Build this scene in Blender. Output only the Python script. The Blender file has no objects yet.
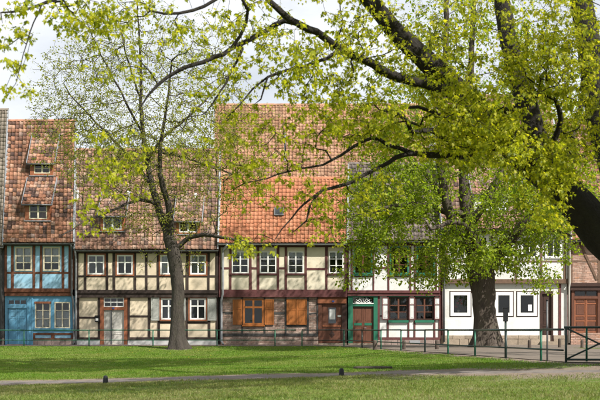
import bpy, math, random
import numpy as np
from mathutils import Vector

R = math.radians
rng = np.random.default_rng(7)
random.seed(7)
scene = bpy.context.scene
COL = scene.collection

# ------------------------------------------------------------------ camera, sky, sun, exposure
F, CX, HY, CZ = 1250.0, 300.0, 330.5, 0.72          # focal length and principal point in photo pixels, eye height over the street
cam_d = bpy.data.cameras.new('camera')
cam_d.sensor_fit = 'HORIZONTAL'; cam_d.sensor_width = 36.0; cam_d.lens = 36.0 * F / 600.0
cam_d.shift_y = (HY - 200.0) / 600.0
cam_d.clip_start = 0.1; cam_d.clip_end = 5000
cam = bpy.data.objects.new('camera', cam_d); COL.objects.link(cam)
cam.location = (0, 0, CZ); cam.rotation_euler = (R(90), 0, 0)
scene.camera = cam
cam_d.dof.use_dof = True; cam_d.dof.focus_distance = 58.0; cam_d.dof.aperture_fstop = 3.2

SUN_AZ, SUN_EL = 49.0, 44.0                          # azimuth measured from straight behind the camera towards the right
sx = math.sin(R(SUN_AZ)) * math.cos(R(SUN_EL)); sy = -math.cos(R(SUN_AZ)) * math.cos(R(SUN_EL)); sz = math.sin(R(SUN_EL))
sun_d = bpy.data.lights.new('sun', 'SUN'); sun_d.energy = 5.0; sun_d.angle = R(0.53); sun_d.color = (1.0, 0.955, 0.87)
sun = bpy.data.objects.new('sun', sun_d); COL.objects.link(sun)
sun.rotation_euler = Vector((sx, sy, sz)).to_track_quat('Z', 'Y').to_euler()
sun.location = (20, -20, 40)

world = bpy.data.worlds.new('World'); scene.world = world; world.use_nodes = True
wn = world.node_tree; wn.nodes.clear()
def wnode(t, **kw):
    n = wn.nodes.new(t)
    for k, v in kw.items(): setattr(n, k, v)
    return n
w_out = wnode('ShaderNodeOutputWorld'); w_bg = wnode('ShaderNodeBackground')
w_sky = wnode('ShaderNodeTexSky', sky_type='NISHITA', sun_disc=False)
w_sky.sun_elevation = R(SUN_EL); w_sky.sun_rotation = math.atan2(sx, sy)
w_sky.air_density = 1.0; w_sky.dust_density = 1.2; w_sky.ozone_density = 1.0
w_tc = wnode('ShaderNodeTexCoord'); w_map = wnode('ShaderNodeMapping'); w_map.inputs['Scale'].default_value = (1, 1, 2.2)
w_map.inputs['Location'].default_value = (0.35, 0.1, 0.2)
w_no = wnode('ShaderNodeTexNoise'); w_no.inputs['Scale'].default_value = 4.5; w_no.inputs['Detail'].default_value = 9; w_no.inputs['Roughness'].default_value = 0.55
w_rp = wnode('ShaderNodeValToRGB'); w_rp.color_ramp.elements[0].position = 0.40; w_rp.color_ramp.elements[1].position = 0.62
w_rp.color_ramp.elements[0].color = (0.62, 0.62, 0.62, 1); w_rp.color_ramp.elements[1].color = (1, 1, 1, 1)
w_mix = wnode('ShaderNodeMixRGB'); w_mix.inputs[2].default_value = (13.4, 13.8, 14.5, 1)
wn.links.new(w_tc.outputs['Generated'], w_map.inputs[0]); wn.links.new(w_map.outputs[0], w_no.inputs['Vector'])
wn.links.new(w_no.outputs['Fac'], w_rp.inputs[0]); wn.links.new(w_rp.outputs[0], w_mix.inputs[0])
wn.links.new(w_sky.outputs[0], w_mix.inputs[1]); wn.links.new(w_mix.outputs[0], w_bg.inputs[0])
w_bg.inputs[1].default_value = 0.05
wn.links.new(w_bg.outputs[0], w_out.inputs[0])

scene.view_settings.view_transform = 'Standard'; scene.view_settings.look = 'None'
scene.view_settings.gamma = 1.0; scene.view_settings.exposure = 0.68; scene.view_settings.use_curve_mapping = False
scene.cycles.use_denoising = True
scene.cycles.max_bounces = 6; scene.cycles.transparent_max_bounces = 8
scene.cycles.diffuse_bounces = 3; scene.cycles.glossy_bounces = 2; scene.cycles.transmission_bounces = 4
scene.cycles.caustics_reflective = False; scene.cycles.caustics_refractive = False

# ------------------------------------------------------------------ helpers
def S(px, py, Y):                                     # a photo pixel at a known distance
    return Vector(((px - CX) * Y / F, Y, CZ + (HY - py) * Y / F))
YF = 62.5                                             # the line of house fronts
def P(px): return (px - CX) * YF / F
def Q(py): return CZ + (HY - py) * YF / F

MATS = {}
def new_mat(name):
    m = bpy.data.materials.new(name); m.use_nodes = True
    nt = m.node_tree; nt.nodes.clear()
    out = nt.nodes.new('ShaderNodeOutputMaterial'); b = nt.nodes.new('ShaderNodeBsdfPrincipled')
    nt.links.new(b.outputs[0], out.inputs[0])
    MATS[name] = m
    return m, nt, b, out
def N(nt, t, **kw):
    n = nt.nodes.new(t)
    for k, v in kw.items(): setattr(n, k, v)
    return n
def ramp(nt, src, stops, interp='LINEAR'):
    r = N(nt, 'ShaderNodeValToRGB'); r.color_ramp.interpolation = interp
    while len(r.color_ramp.elements) < len(stops): r.color_ramp.elements.new(0.5)
    for e, (p, c) in zip(r.color_ramp.elements, stops):
        e.position = p; e.color = (*c, 1)
    nt.links.new(src, r.inputs[0])
    return r.outputs[0]
def mul(c, k): return tuple(min(1.0, v * k) for v in c)
def surf(name, col, var=0.25, scale=3.0, rough=0.85, bump=0.3, stretch=(1, 1, 1), bscale=None, dirt=None, obj_var=0.12, spec=0.3, dist=0.02):
    """weathered surface: mottled colour, a little per-object variation, fine relief"""
    m, nt, b, out = new_mat(name)
    g = N(nt, 'ShaderNodeNewGeometry'); mp = N(nt, 'ShaderNodeMapping'); mp.inputs['Scale'].default_value = stretch
    nt.links.new(g.outputs['Position'], mp.inputs[0])
    n1 = N(nt, 'ShaderNodeTexNoise'); n1.inputs['Scale'].default_value = scale; n1.inputs['Detail'].default_value = 8; n1.inputs['Roughness'].default_value = 0.62
    nt.links.new(mp.outputs[0], n1.inputs['Vector'])
    c = ramp(nt, n1.outputs['Fac'], [(0.28, mul(col, 1 - var)), (0.5, col), (0.74, mul(col, 1 + var * 0.6))])
    if dirt:
        n3 = N(nt, 'ShaderNodeTexNoise'); n3.inputs['Scale'].default_value = scale * 0.45; n3.inputs['Detail'].default_value = 10; n3.inputs['Roughness'].default_value = 0.7
        nt.links.new(g.outputs['Position'], n3.inputs['Vector'])
        f = ramp(nt, n3.outputs['Fac'], [(0.5, (0, 0, 0)), (0.72, (0.7, 0.7, 0.7))])
        mx = N(nt, 'ShaderNodeMixRGB'); mx.inputs[2].default_value = (*dirt, 1)
        nt.links.new(f, mx.inputs[0]); nt.links.new(c, mx.inputs[1]); c = mx.outputs[0]
    if obj_var:
        oi = N(nt, 'ShaderNodeObjectInfo')
        v = ramp(nt, oi.outputs['Random'], [(0, (1 - obj_var,) * 3), (1, (1, 1, 1))])
        mx = N(nt, 'ShaderNodeMixRGB', blend_type='MULTIPLY'); mx.inputs[0].default_value = 1
        nt.links.new(c, mx.inputs[1]); nt.links.new(v, mx.inputs[2]); c = mx.outputs[0]
    nt.links.new(c, b.inputs['Base Color'])
    b.inputs['Roughness'].default_value = rough; b.inputs['Specular IOR Level'].default_value = spec
    if bump:
        n2 = N(nt, 'ShaderNodeTexNoise'); n2.inputs['Scale'].default_value = bscale or scale * 6; n2.inputs['Detail'].default_value = 5
        nt.links.new(mp.outputs[0], n2.inputs['Vector'])
        bp = N(nt, 'ShaderNodeBump'); bp.inputs['Strength'].default_value = bump; bp.inputs['Distance'].default_value = dist
        nt.links.new(n2.outputs['Fac'], bp.inputs['Height']); nt.links.new(bp.outputs[0], b.inputs['Normal'])
    return m
def pieces(name, stops, rough=0.85, bump=0.25, noise=0.3, interp='LINEAR', nscale=5.0, spec=0.25):
    """tiles, bricks: one colour per loose piece, plus weathering"""
    m, nt, b, out = new_mat(name)
    g = N(nt, 'ShaderNodeNewGeometry')
    c = ramp(nt, g.outputs['Random Per Island'], stops, interp)
    n1 = N(nt, 'ShaderNodeTexNoise'); n1.inputs['Scale'].default_value = nscale; n1.inputs['Detail'].default_value = 7; n1.inputs['Roughness'].default_value = 0.65
    nt.links.new(g.outputs['Position'], n1.inputs['Vector'])
    v = ramp(nt, n1.outputs['Fac'], [(0.3, (1 - noise,) * 3), (0.65, (1, 1, 1))])
    mx = N(nt, 'ShaderNodeMixRGB', blend_type='MULTIPLY'); mx.inputs[0].default_value = 1
    nt.links.new(c, mx.inputs[1]); nt.links.new(v, mx.inputs[2])
    n3 = N(nt, 'ShaderNodeTexNoise'); n3.inputs['Scale'].default_value = 0.7; n3.inputs['Detail'].default_value = 6
    nt.links.new(g.outputs['Position'], n3.inputs['Vector'])
    v3 = ramp(nt, n3.outputs['Fac'], [(0.35, (1 - noise,) * 3), (0.6, (1, 1, 1))])
    m2 = N(nt, 'ShaderNodeMixRGB', blend_type='MULTIPLY'); m2.inputs[0].default_value = 1
    nt.links.new(mx.outputs[0], m2.inputs[1]); nt.links.new(v3, m2.inputs[2])
    mp = N(nt, 'ShaderNodeMapping'); mp.inputs['Scale'].default_value = (2.6, 0.25, 0.25); nt.links.new(g.outputs['Position'], mp.inputs[0])
    n4 = N(nt, 'ShaderNodeTexNoise'); n4.inputs['Scale'].default_value = 1.0; n4.inputs['Detail'].default_value = 7; n4.inputs['Roughness'].default_value = 0.7
    nt.links.new(mp.outputs[0], n4.inputs['Vector'])
    v4 = ramp(nt, n4.outputs['Fac'], [(0.36, (1 - 1.3 * noise, 1 - 1.2 * noise, 1 - 1.2 * noise)), (0.54, (1, 1, 1))])
    m4 = N(nt, 'ShaderNodeMixRGB', blend_type='MULTIPLY'); m4.inputs[0].default_value = 1
    nt.links.new(m2.outputs[0], m4.inputs[1]); nt.links.new(v4, m4.inputs[2])
    nt.links.new(m4.outputs[0], b.inputs['Base Color'])
    b.inputs['Roughness'].default_value = rough; b.inputs['Specular IOR Level'].default_value = spec
    n2 = N(nt, 'ShaderNodeTexNoise'); n2.inputs['Scale'].default_value = 40
    nt.links.new(g.outputs['Position'], n2.inputs['Vector'])
    bp = N(nt, 'ShaderNodeBump'); bp.inputs['Strength'].default_value = bump; bp.inputs['Distance'].default_value = 0.01
    nt.links.new(n2.outputs['Fac'], bp.inputs['Height']); nt.links.new(bp.outputs[0], b.inputs['Normal'])
    return m
def leafmat(name, stops, trans, rough=0.5, tfac=0.45, dry=None):
    m, nt, b, out = new_mat(name)
    g = N(nt, 'ShaderNodeNewGeometry')
    c = ramp(nt, g.outputs['Random Per Island'], stops)
    if dry:
        n1 = N(nt, 'ShaderNodeTexNoise'); n1.inputs['Scale'].default_value = 0.55; n1.inputs['Detail'].default_value = 9; n1.inputs['Roughness'].default_value = 0.72
        nt.links.new(g.outputs['Position'], n1.inputs['Vector'])
        f_ = ramp(nt, n1.outputs['Fac'], [(0.42, (0, 0, 0)), (0.66, (0.85, 0.85, 0.85))])
        mq = N(nt, 'ShaderNodeMixRGB'); mq.inputs[2].default_value = (*dry, 1)
        nt.links.new(f_, mq.inputs[0]); nt.links.new(c, mq.inputs[1]); c = mq.outputs[0]
    nt.links.new(c, b.inputs['Base Color']); b.inputs['Roughness'].default_value = rough; b.inputs['Specular IOR Level'].default_value = 0.3
    t = N(nt, 'ShaderNodeBsdfTranslucent')
    mx = N(nt, 'ShaderNodeMixRGB', blend_type='MULTIPLY'); mx.inputs[0].default_value = 1; mx.inputs[2].default_value = (*trans, 1)
    sc = N(nt, 'ShaderNodeMixRGB', blend_type='ADD'); sc.inputs[0].default_value = 1
    nt.links.new(c, sc.inputs[1]); nt.links.new(c, sc.inputs[2])
    nt.links.new(sc.outputs[0], mx.inputs[1]); nt.links.new(mx.outputs[0], t.inputs[0])
    ms = N(nt, 'ShaderNodeMixShader'); ms.inputs[0].default_value = tfac
    nt.links.new(b.outputs[0], ms.inputs[1]); nt.links.new(t.outputs[0], ms.inputs[2]); nt.links.new(ms.outputs[0], out.inputs[0])
    return m

WL = {}                                               # world position of each object's origin
def mk(name, verts, faces, mat, parent=None, origin=None, smooth=False, kind=None):
    v = np.asarray(verts, dtype=np.float64).reshape(-1, 3)
    if origin is None:
        lo, hi = v.min(0), v.max(0); origin = np.array([(lo[0] + hi[0]) / 2, (lo[1] + hi[1]) / 2, lo[2]])
    origin = np.asarray(origin, dtype=np.float64)
    me = bpy.data.meshes.new(name)
    v = v - origin
    if isinstance(faces, np.ndarray):
        n, k = faces.shape
        me.vertices.add(len(v)); me.vertices.foreach_set('co', v.astype(np.float32).ravel())
        me.loops.add(n * k); me.loops.foreach_set('vertex_index', faces.astype(np.int32).ravel())
        me.polygons.add(n); me.polygons.foreach_set('loop_start', np.arange(0, n * k, k, dtype=np.int32))
        me.polygons.foreach_set('loop_total', np.full(n, k, dtype=np.int32))
        me.update(calc_edges=True)
    else:
        me.from_pydata([tuple(p) for p in v], [], faces); me.update()
    if smooth: me.polygons.foreach_set('use_smooth', [True] * len(me.polygons))
    me.materials.append(MATS[mat])
    o = bpy.data.objects.new(name, me); COL.objects.link(o)
    WL[o.name] = origin
    if parent is not None:
        o.parent = parent; o.location = origin - WL[parent.name]
    else: o.location = origin
    if kind: o['kind'] = kind
    return o
def thing(name, label, cat, loc, group=None):
    o = bpy.data.objects.new(name, None); COL.objects.link(o); o.location = loc; o.empty_display_size = 0.3
    WL[o.name] = np.array(loc, dtype=np.float64)
    o['label'] = label; o['category'] = cat
    if group: o['group'] = group
    return o
def tag(o, label, cat, group=None):
    o['label'] = label; o['category'] = cat
    if group: o['group'] = group
    return o

class MB:
    def __init__(s): s.v = []; s.f = []
    def poly(s, pts, faces):
        b = len(s.v); s.v += [tuple(p) for p in pts]; s.f += [tuple(i + b for i in f) for f in faces]; return s
    def box(s, x0, x1, y0, y1, z0, z1, j=0.0):
        p = [(x, y, z) for z in (z0, z1) for y in (y0, y1) for x in (x0, x1)]
        if j: p = [(a + random.uniform(-j, j), b + random.uniform(-j, j) * 0.5, c + random.uniform(-j, j)) for a, b, c in p]
        return s.poly(p, [(0, 2, 3, 1), (4, 5, 7, 6), (0, 1, 5, 4), (2, 6, 7, 3), (0, 4, 6, 2), (1, 3, 7, 5)])
    def bar(s, a, b, w, d):                           # a beam between two points in a vertical plane, width w, depth d along y
        a, b = Vector(a), Vector(b); t = (b - a).normalized(); n = Vector((-t.z, 0, t.x)) * (w / 2); y = Vector((0, d, 0))
        p = [a - n, a + n, b + n, b - n]; p = p + [q + y for q in p]
        return s.poly(p, [(0, 1, 2, 3), (7, 6, 5, 4), (0, 4, 5, 1), (1, 5, 6, 2), (2, 6, 7, 3), (3, 7, 4, 0)])
    def prism_x(s, pts_yz, x0, x1):                   # polygon in the yz plane swept along x
        n = len(pts_yz)
        p = [(x0, y, z) for y, z in pts_yz] + [(x1, y, z) for y, z in pts_yz]
        return s.poly(p, [tuple(range(n - 1, -1, -1)), tuple(range(n, 2 * n))] + [(i, (i + 1) % n, n + (i + 1) % n, n + i) for i in range(n)])
    def tube(s, pts, r, n=8, cap=True):
        pts = [Vector(p) for p in pts]; rr = r if isinstance(r, (list, tuple)) else [r] * len(pts)
        base = len(s.v); up = None
        for i, p in enumerate(pts):
            t = (pts[min(i + 1, len(pts) - 1)] - pts[max(i - 1, 0)]).normalized()
            if up is None:
                up = Vector((0, 0, 1)) if abs(t.z) < 0.9 else Vector((1, 0, 0))
            a = (up - t * up.dot(t)).normalized(); up = a; b = t.cross(a)
            for k in range(n):
                an = 2 * math.pi * k / n
                s.v.append(tuple(p + (a * math.cos(an) + b * math.sin(an)) * rr[i]))
        for i in range(len(pts) - 1):
            for k in range(n):
                a0 = base + i * n + k; a1 = base + i * n + (k + 1) % n
                s.f.append((a0, a1, a1 + n, a0 + n))
        if cap:
            s.f.append(tuple(range(base + n - 1, base - 1, -1))); e = base + (len(pts) - 1) * n; s.f.append(tuple(range(e, e + n)))
        return s
    def build(s, name, mat, parent=None, **kw): return mk(name, s.v, s.f, mat, parent, **kw)

# ------------------------------------------------------------------ materials
surf('blue_light', (0.26, 0.46, 0.60), 0.12, 2.5, bump=0.2, dirt=(0.33, 0.42, 0.46))
surf('blue_dark', (0.105, 0.285, 0.43), 0.15, 2.5, rough=0.6, bump=0.1, dirt=(0.14, 0.27, 0.36))
surf('cream', (0.66, 0.56, 0.42), 0.18, 1.8, bump=0.35, dirt=(0.50, 0.40, 0.28))
surf('cream_pale', (0.72, 0.65, 0.51), 0.14, 1.8, bump=0.3, dirt=(0.58, 0.49, 0.35))
surf('white_plaster', (0.72, 0.72, 0.705), 0.10, 1.5, bump=0.35, dirt=(0.57, 0.55, 0.50))
surf('grey_plaster', (0.42, 0.41, 0.39), 0.15, 2, bump=0.3)
surf('plinth_white', (0.62, 0.62, 0.62), 0.15, 2.5, bump=0.3, dirt=(0.36, 0.35, 0.33))
surf('timber_red', (0.13, 0.052, 0.028), 0.35, 6, bump=0.5, stretch=(1, 1, 1))
surf('timber_black', (0.042, 0.030, 0.026), 0.35, 6, bump=0.5, dirt=(0.085, 0.06, 0.05))
surf('timber_maroon', (0.115, 0.042, 0.042), 0.3, 6, bump=0.4, dirt=(0.16, 0.08, 0.07))
surf('timber_grey', (0.060, 0.058, 0.056), 0.3, 6, bump=0.5)
surf('timber_brown', (0.15, 0.095, 0.065), 0.3, 6, bump=0.5)
surf('wood_door_brown', (0.135, 0.055, 0.034), 0.3, 5, rough=0.5, bump=0.3, stretch=(3, 3, 0.6))
surf('wood_orange', (0.36, 0.125, 0.032), 0.28, 5, rough=0.5, bump=0.3, stretch=(4, 4, 0.6))
surf('wood_redbrown', (0.28, 0.10, 0.048), 0.25, 5, rough=0.55, bump=0.3, stretch=(3, 3, 0.8))
surf('wood_dark', (0.05, 0.026, 0.02), 0.3, 5, rough=0.5, bump=0.3)
surf('paint_white', (0.78, 0.78, 0.76), 0.06, 5, rough=0.5, bump=0.08)
surf('paint_ivory', (0.60, 0.54, 0.40), 0.10, 5, rough=0.5, bump=0.08)
surf('paint_grey', (0.40, 0.41, 0.38), 0.10, 4, rough=0.6, bump=0.15, dirt=(0.31, 0.32, 0.30))
surf('paint_greywhite', (0.52, 0.50, 0.46), 0.16, 3, rough=0.6, bump=0.15, dirt=(0.36, 0.34, 0.31), stretch=(3, 3, 0.6))
surf('paint_green', (0.028, 0.155, 0.095), 0.15, 5, rough=0.45, bump=0.1)
surf('rail_green', (0.018, 0.120, 0.072), 0.3, 8, rough=0.4, bump=0.1, dirt=(0.035, 0.06, 0.05))
surf('rail_dark', (0.022, 0.040, 0.036), 0.3, 8, rough=0.4, bump=0.1)  # dark metal; on the right railing it puts shade into the green
surf('zinc', (0.30, 0.31, 0.33), 0.2, 5, rough=0.45, bump=0.1, spec=0.6)
surf('zinc_dark', (0.10, 0.105, 0.11), 0.25, 5, rough=0.5, bump=0.1, spec=0.5)
surf('lead', (0.24, 0.25, 0.27), 0.2, 6, rough=0.5, bump=0.2)
surf('sandstone', (0.36, 0.29, 0.22), 0.25, 4, bump=0.6, obj_var=0.35)
surf('stone_pink', (0.33, 0.25, 0.22), 0.3, 4, bump=0.6, obj_var=0.3)
surf('mortar', (0.48, 0.41, 0.35), 0.2, 5, bump=0.4)
surf('room_dark', (0.03, 0.027, 0.025), 0.2, 2, bump=0)  # darkness of unlit rooms put into the colour
surf('roof_under', (0.09, 0.055, 0.045), 0.3, 3, bump=0.3)
surf('lace', (0.62, 0.63, 0.66), 0.25, 14, bump=0.2)
surf('curtain_dark', (0.20, 0.20, 0.22), 0.4, 9, bump=0.2)
surf('paper', (0.82, 0.82, 0.80), 0.04, 6, bump=0)
surf('plate_blue', (0.05, 0.09, 0.30), 0.1, 6, bump=0)
surf('black_metal', (0.013, 0.014, 0.016), 0.2, 8, rough=0.5, bump=0.15)
surf('stump_wood', (0.085, 0.065, 0.052), 0.35, 9, bump=0.6)
surf('log_wood', (0.075, 0.060, 0.050), 0.35, 9, bump=0.6)
surf('petal_red', (0.55, 0.02, 0.03), 0.2, 20, bump=0)
surf('stem_green', (0.05, 0.14, 0.03), 0.2, 20, bump=0)
surf('petal_yellow', (0.75, 0.55, 0.02), 0.1, 20, bump=0)
surf('bark_grey', (0.052, 0.043, 0.036), 0.45, 7, bump=0.9, stretch=(1, 1, 0.28), bscale=24, dist=0.05, dirt=(0.06, 0.058, 0.036))
surf('bark_brown', (0.080, 0.062, 0.050), 0.45, 6, bump=1.0, stretch=(1, 1, 0.25), bscale=20, dist=0.06, dirt=(0.085, 0.08, 0.05))
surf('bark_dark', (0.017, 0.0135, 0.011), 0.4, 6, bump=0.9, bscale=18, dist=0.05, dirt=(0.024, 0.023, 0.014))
surf('gravel', (0.145, 0.118, 0.096), 0.35, 1.6, bump=0.5, bscale=30, obj_var=0, dirt=(0.105, 0.085, 0.07))
surf('path_dirt', (0.15, 0.13, 0.12), 0.4, 2.5, bump=0.6, bscale=30, obj_var=0, dirt=(0.22, 0.185, 0.155))
pieces('tile_mottled', [(0, (0.10, 0.065, 0.058)), (0.2, (0.21, 0.115, 0.088)), (0.4, (0.37, 0.17, 0.105)), (0.7, (0.47, 0.235, 0.15)), (0.9, (0.54, 0.33, 0.24)), (1, (0.27, 0.20, 0.18))])
pieces('tile_mottled_pale', [(0, (0.15, 0.10, 0.088)), (0.25, (0.30, 0.175, 0.135)), (0.6, (0.44, 0.24, 0.17)), (0.85, (0.51, 0.34, 0.26)), (1, (0.29, 0.22, 0.20))])
pieces('tile_orange', [(0, (0.43, 0.165, 0.088)), (0.5, (0.50, 0.20, 0.11)), (1, (0.54, 0.245, 0.145))], noise=0.16)
pieces('tile_old_orange', [(0, (0.37, 0.19, 0.115)), (0.5, (0.46, 0.25, 0.155)), (1, (0.53, 0.32, 0.21))], noise=0.25)
pieces('tile_grey', [(0, (0.12, 0.092, 0.083)), (0.4, (0.20, 0.157, 0.14)), (0.8, (0.27, 0.22, 0.20)), (1, (0.19, 0.12, 0.098))])
pieces('tile_beige', [(0, (0.20, 0.16, 0.13)), (0.5, (0.30, 0.25, 0.20)), (1, (0.36, 0.30, 0.25))])
pieces('brick_pink', [(0, (0.30, 0.19, 0.155)), (0.4, (0.45, 0.31, 0.255)), (0.75, (0.54, 0.41, 0.35)), (1, (0.38, 0.22, 0.165))], noise=0.3)
pieces('brick_orange', [(0, (0.38, 0.22, 0.165)), (0.4, (0.50, 0.31, 0.24)), (0.75, (0.57, 0.40, 0.33)), (1, (0.52, 0.27, 0.17))], noise=0.25)
leafmat('leaf_maple', [(0, (0.095, 0.125, 0.010)), (0.25, (0.225, 0.255, 0.013)), (0.65, (0.34, 0.35, 0.018)), (1, (0.45, 0.415, 0.035))], (1.0, 1.0, 0.45), tfac=0.5)
leafmat('leaf_lime', [(0, (0.11, 0.165, 0.011)), (0.5, (0.19, 0.245, 0.016)), (1, (0.275, 0.31, 0.026))], (0.9, 1.0, 0.35), tfac=0.45)
leafmat('leaf_young', [(0, (0.14, 0.165, 0.025)), (0.5, (0.21, 0.225, 0.035)), (1, (0.29, 0.27, 0.07))], (0.95, 1.0, 0.5), tfac=0.45)
leafmat('grass_blade', [(0, (0.050, 0.108, 0.006)), (0.5, (0.090, 0.18, 0.010)), (0.85, (0.14, 0.245, 0.016)), (1, (0.22, 0.23, 0.06))], (0.8, 1.0, 0.3), tfac=0.3, rough=0.6, dry=(0.19, 0.19, 0.055))

leafmat('grass_worn', [(0, (0.065, 0.095, 0.016)), (0.5, (0.11, 0.145, 0.024)), (0.8, (0.16, 0.19, 0.035)), (1, (0.26, 0.235, 0.10))], (0.85, 1.0, 0.4), tfac=0.3, rough=0.6, dry=(0.235, 0.205, 0.095))
m, nt, b, out = new_mat('glass')
tr = N(nt, 'ShaderNodeBsdfTransparent'); tr.inputs[0].default_value = (0.80, 0.83, 0.83, 1)
gl = N(nt, 'ShaderNodeBsdfGlossy'); gl.inputs['Roughness'].default_value = 0.03; gl.inputs[0].default_value = (0.9, 0.93, 0.95, 1)
g = N(nt, 'ShaderNodeNewGeometry'); nz = N(nt, 'ShaderNodeTexNoise'); nz.inputs['Scale'].default_value = 2.2
nt.links.new(g.outputs['Position'], nz.inputs['Vector'])
bp = N(nt, 'ShaderNodeBump'); bp.inputs['Strength'].default_value = 0.15; bp.inputs['Distance'].default_value = 0.03
nt.links.new(nz.outputs['Fac'], bp.inputs['Height']); nt.links.new(bp.outputs[0], gl.inputs['Normal'])
fr = N(nt, 'ShaderNodeFresnel'); fr.inputs[0].default_value = 1.6
ms = N(nt, 'ShaderNodeMixShader'); nt.links.new(fr.outputs[0], ms.inputs[0]); nt.links.new(tr.outputs[0], ms.inputs[1]); nt.links.new(gl.outputs[0], ms.inputs[2])
nt.links.new(ms.outputs[0], out.inputs[0]); nt.nodes.remove(b)

m, nt, b, out = new_mat('ground')
at = N(nt, 'ShaderNodeAttribute', attribute_name='dirt'); g = N(nt, 'ShaderNodeNewGeometry')
n1 = N(nt, 'ShaderNodeTexNoise'); n1.inputs['Scale'].default_value = 0.9; n1.inputs['Detail'].default_value = 10; n1.inputs['Roughness'].default_value = 0.7
n2 = N(nt, 'ShaderNodeTexNoise'); n2.inputs['Scale'].default_value = 14; n2.inputs['Detail'].default_value = 6
for n in (n1, n2): nt.links.new(g.outputs['Position'], n.inputs['Vector'])
gc = ramp(nt, n1.outputs['Fac'], [(0.3, (0.055, 0.085, 0.012)), (0.5, (0.085, 0.135, 0.016)), (0.68, (0.135, 0.165, 0.035))])
dc = ramp(nt, n2.outputs['Fac'], [(0.3, (0.13, 0.10, 0.078)), (0.7, (0.23, 0.185, 0.145))])
ad = N(nt, 'ShaderNodeMath', operation='ADD'); nt.links.new(at.outputs['Fac'], ad.inputs[0])
sb = N(nt, 'ShaderNodeMath', operation='MULTIPLY_ADD'); nt.links.new(n1.outputs['Fac'], sb.inputs[0]); sb.inputs[1].default_value = 1.2; sb.inputs[2].default_value = -0.6
nt.links.new(sb.outputs[0], ad.inputs[1])
fac = ramp(nt, ad.outputs[0], [(0.3, (0, 0, 0)), (0.6, (1, 1, 1))])
mx = N(nt, 'ShaderNodeMixRGB'); nt.links.new(fac, mx.inputs[0]); nt.links.new(gc, mx.inputs[1]); nt.links.new(dc, mx.inputs[2])
nt.links.new(mx.outputs[0], b.inputs['Base Color']); b.inputs['Roughness'].default_value = 0.95; b.inputs['Specular IOR Level'].default_value = 0.15
bp = N(nt, 'ShaderNodeBump'); bp.inputs['Strength'].default_value = 0.6; bp.inputs['Distance'].default_value = 0.04
nt.links.new(n2.outputs['Fac'], bp.inputs['Height']); nt.links.new(bp.outputs[0], b.inputs['Normal'])

# ------------------------------------------------------------------ ground, path, street, grass
LINE = np.array([(-70, 57.6), (1.4, 57.6), (2.5, 54.0), (4.25, 41.2), (6.0, 28.3), (7.2, 26.6), (40, 26.0)])   # where the lawn meets the street
def line_dist(x, y):
    x = np.asarray(x, float); y = np.asarray(y, float)
    best = np.full(x.shape, 1e9); side = np.zeros(x.shape)
    for (ax, ay), (bx, by) in zip(LINE[:-1], LINE[1:]):
        dx, dy = bx - ax, by - ay; L2 = dx * dx + dy * dy
        t = np.clip(((x - ax) * dx + (y - ay) * dy) / L2, 0, 1)
        qx, qy = ax + t * dx, ay + t * dy; d = np.hypot(x - qx, y - qy)
        cr = dx * (y - ay) - dy * (x - ax)
        up = d < best - 1e-9
        best = np.where(up, d, best); side = np.where(up, np.sign(cr), side)
    return best * np.where(side < 0, 1, -1)            # positive on the lawn side
def gz(x, y):
    d = line_dist(x, y)
    base = np.where(d > 0, -0.97 * (1 - np.exp(-np.maximum(d, 0) / 15.0)), 0.0) - 0.012
    bumps = 0.03 * np.sin(np.asarray(x) * 0.9 + 1.3 * np.sin(np.asarray(y) * 0.31)) * np.sin(np.asarray(y) * 0.55 + 0.7)
    return base + bumps * np.clip(d / 4.0, 0, 1)
def ground_hit(px, py):
    dx, dz = (px - CX) / F, (HY - py) / F
    Y = np.linspace(8, 62, 5400)
    h = CZ + dz * Y - gz(dx * Y, Y)
    k = np.argmax(h < 0)
    return float(dx * Y[k]), float(Y[k]), float(gz(dx * Y[k], Y[k]))

# path control points read in the photo: (px, upper edge, lower edge)
PATH = [(-60, 382.2, 385.6), (0, 381.3, 384.8), (60, 380.3, 383.6), (120, 378.6, 382.0), (200, 376.6, 379.8), (300, 374.2, 377.4), (370, 371.6, 375.6), (440, 370.8, 374.2), (520, 370.2, 373.6), (600, 369.4, 373.0), (700, 368, 372.4)]
pts_c, wid = [], []
for px, a, c in PATH:
    u = np.array(ground_hit(px, a)); l = np.array(ground_hit(px, c)); pts_c.append((u + l) / 2); wid.append(np.hypot(*(u - l)[:2]) / 2)
pts_c = np.array(pts_c); wid = np.clip(np.array(wid), 0.35, 1.0) * 0.8
tt = np.linspace(0, len(pts_c) - 1, 400)
def interp(a): return np.interp(tt, np.arange(len(a)), a)
pcx, pcy, pw = interp(pts_c[:, 0]), interp(pts_c[:, 1]), interp(wid)
def path_dist(x, y):
    sh = np.asarray(x).shape; xs = np.asarray(x).ravel(); ys = np.asarray(y).ravel(); o = np.empty(len(xs))
    for i in range(0, len(xs), 20000):
        d = np.hypot(xs[i:i + 20000, None] - pcx[None, ::4], ys[i:i + 20000, None] - pcy[None, ::4]) - pw[None, ::4]
        o[i:i + 20000] = d.min(1)
    return o.reshape(sh)
def fbm(x, y, s=1.0):
    x = np.asarray(x) * s; y = np.asarray(y) * s
    return (np.sin(x * 1.7 + 2.1 * np.sin(y * 1.3)) + np.sin(y * 2.3 + 1.7 * np.sin(x * 1.9 + 0.5)) * 0.7 + np.sin((x + y) * 4.1 + 1.9 * np.sin((x - y) * 3.3)) * 0.45) / 2.15
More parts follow.
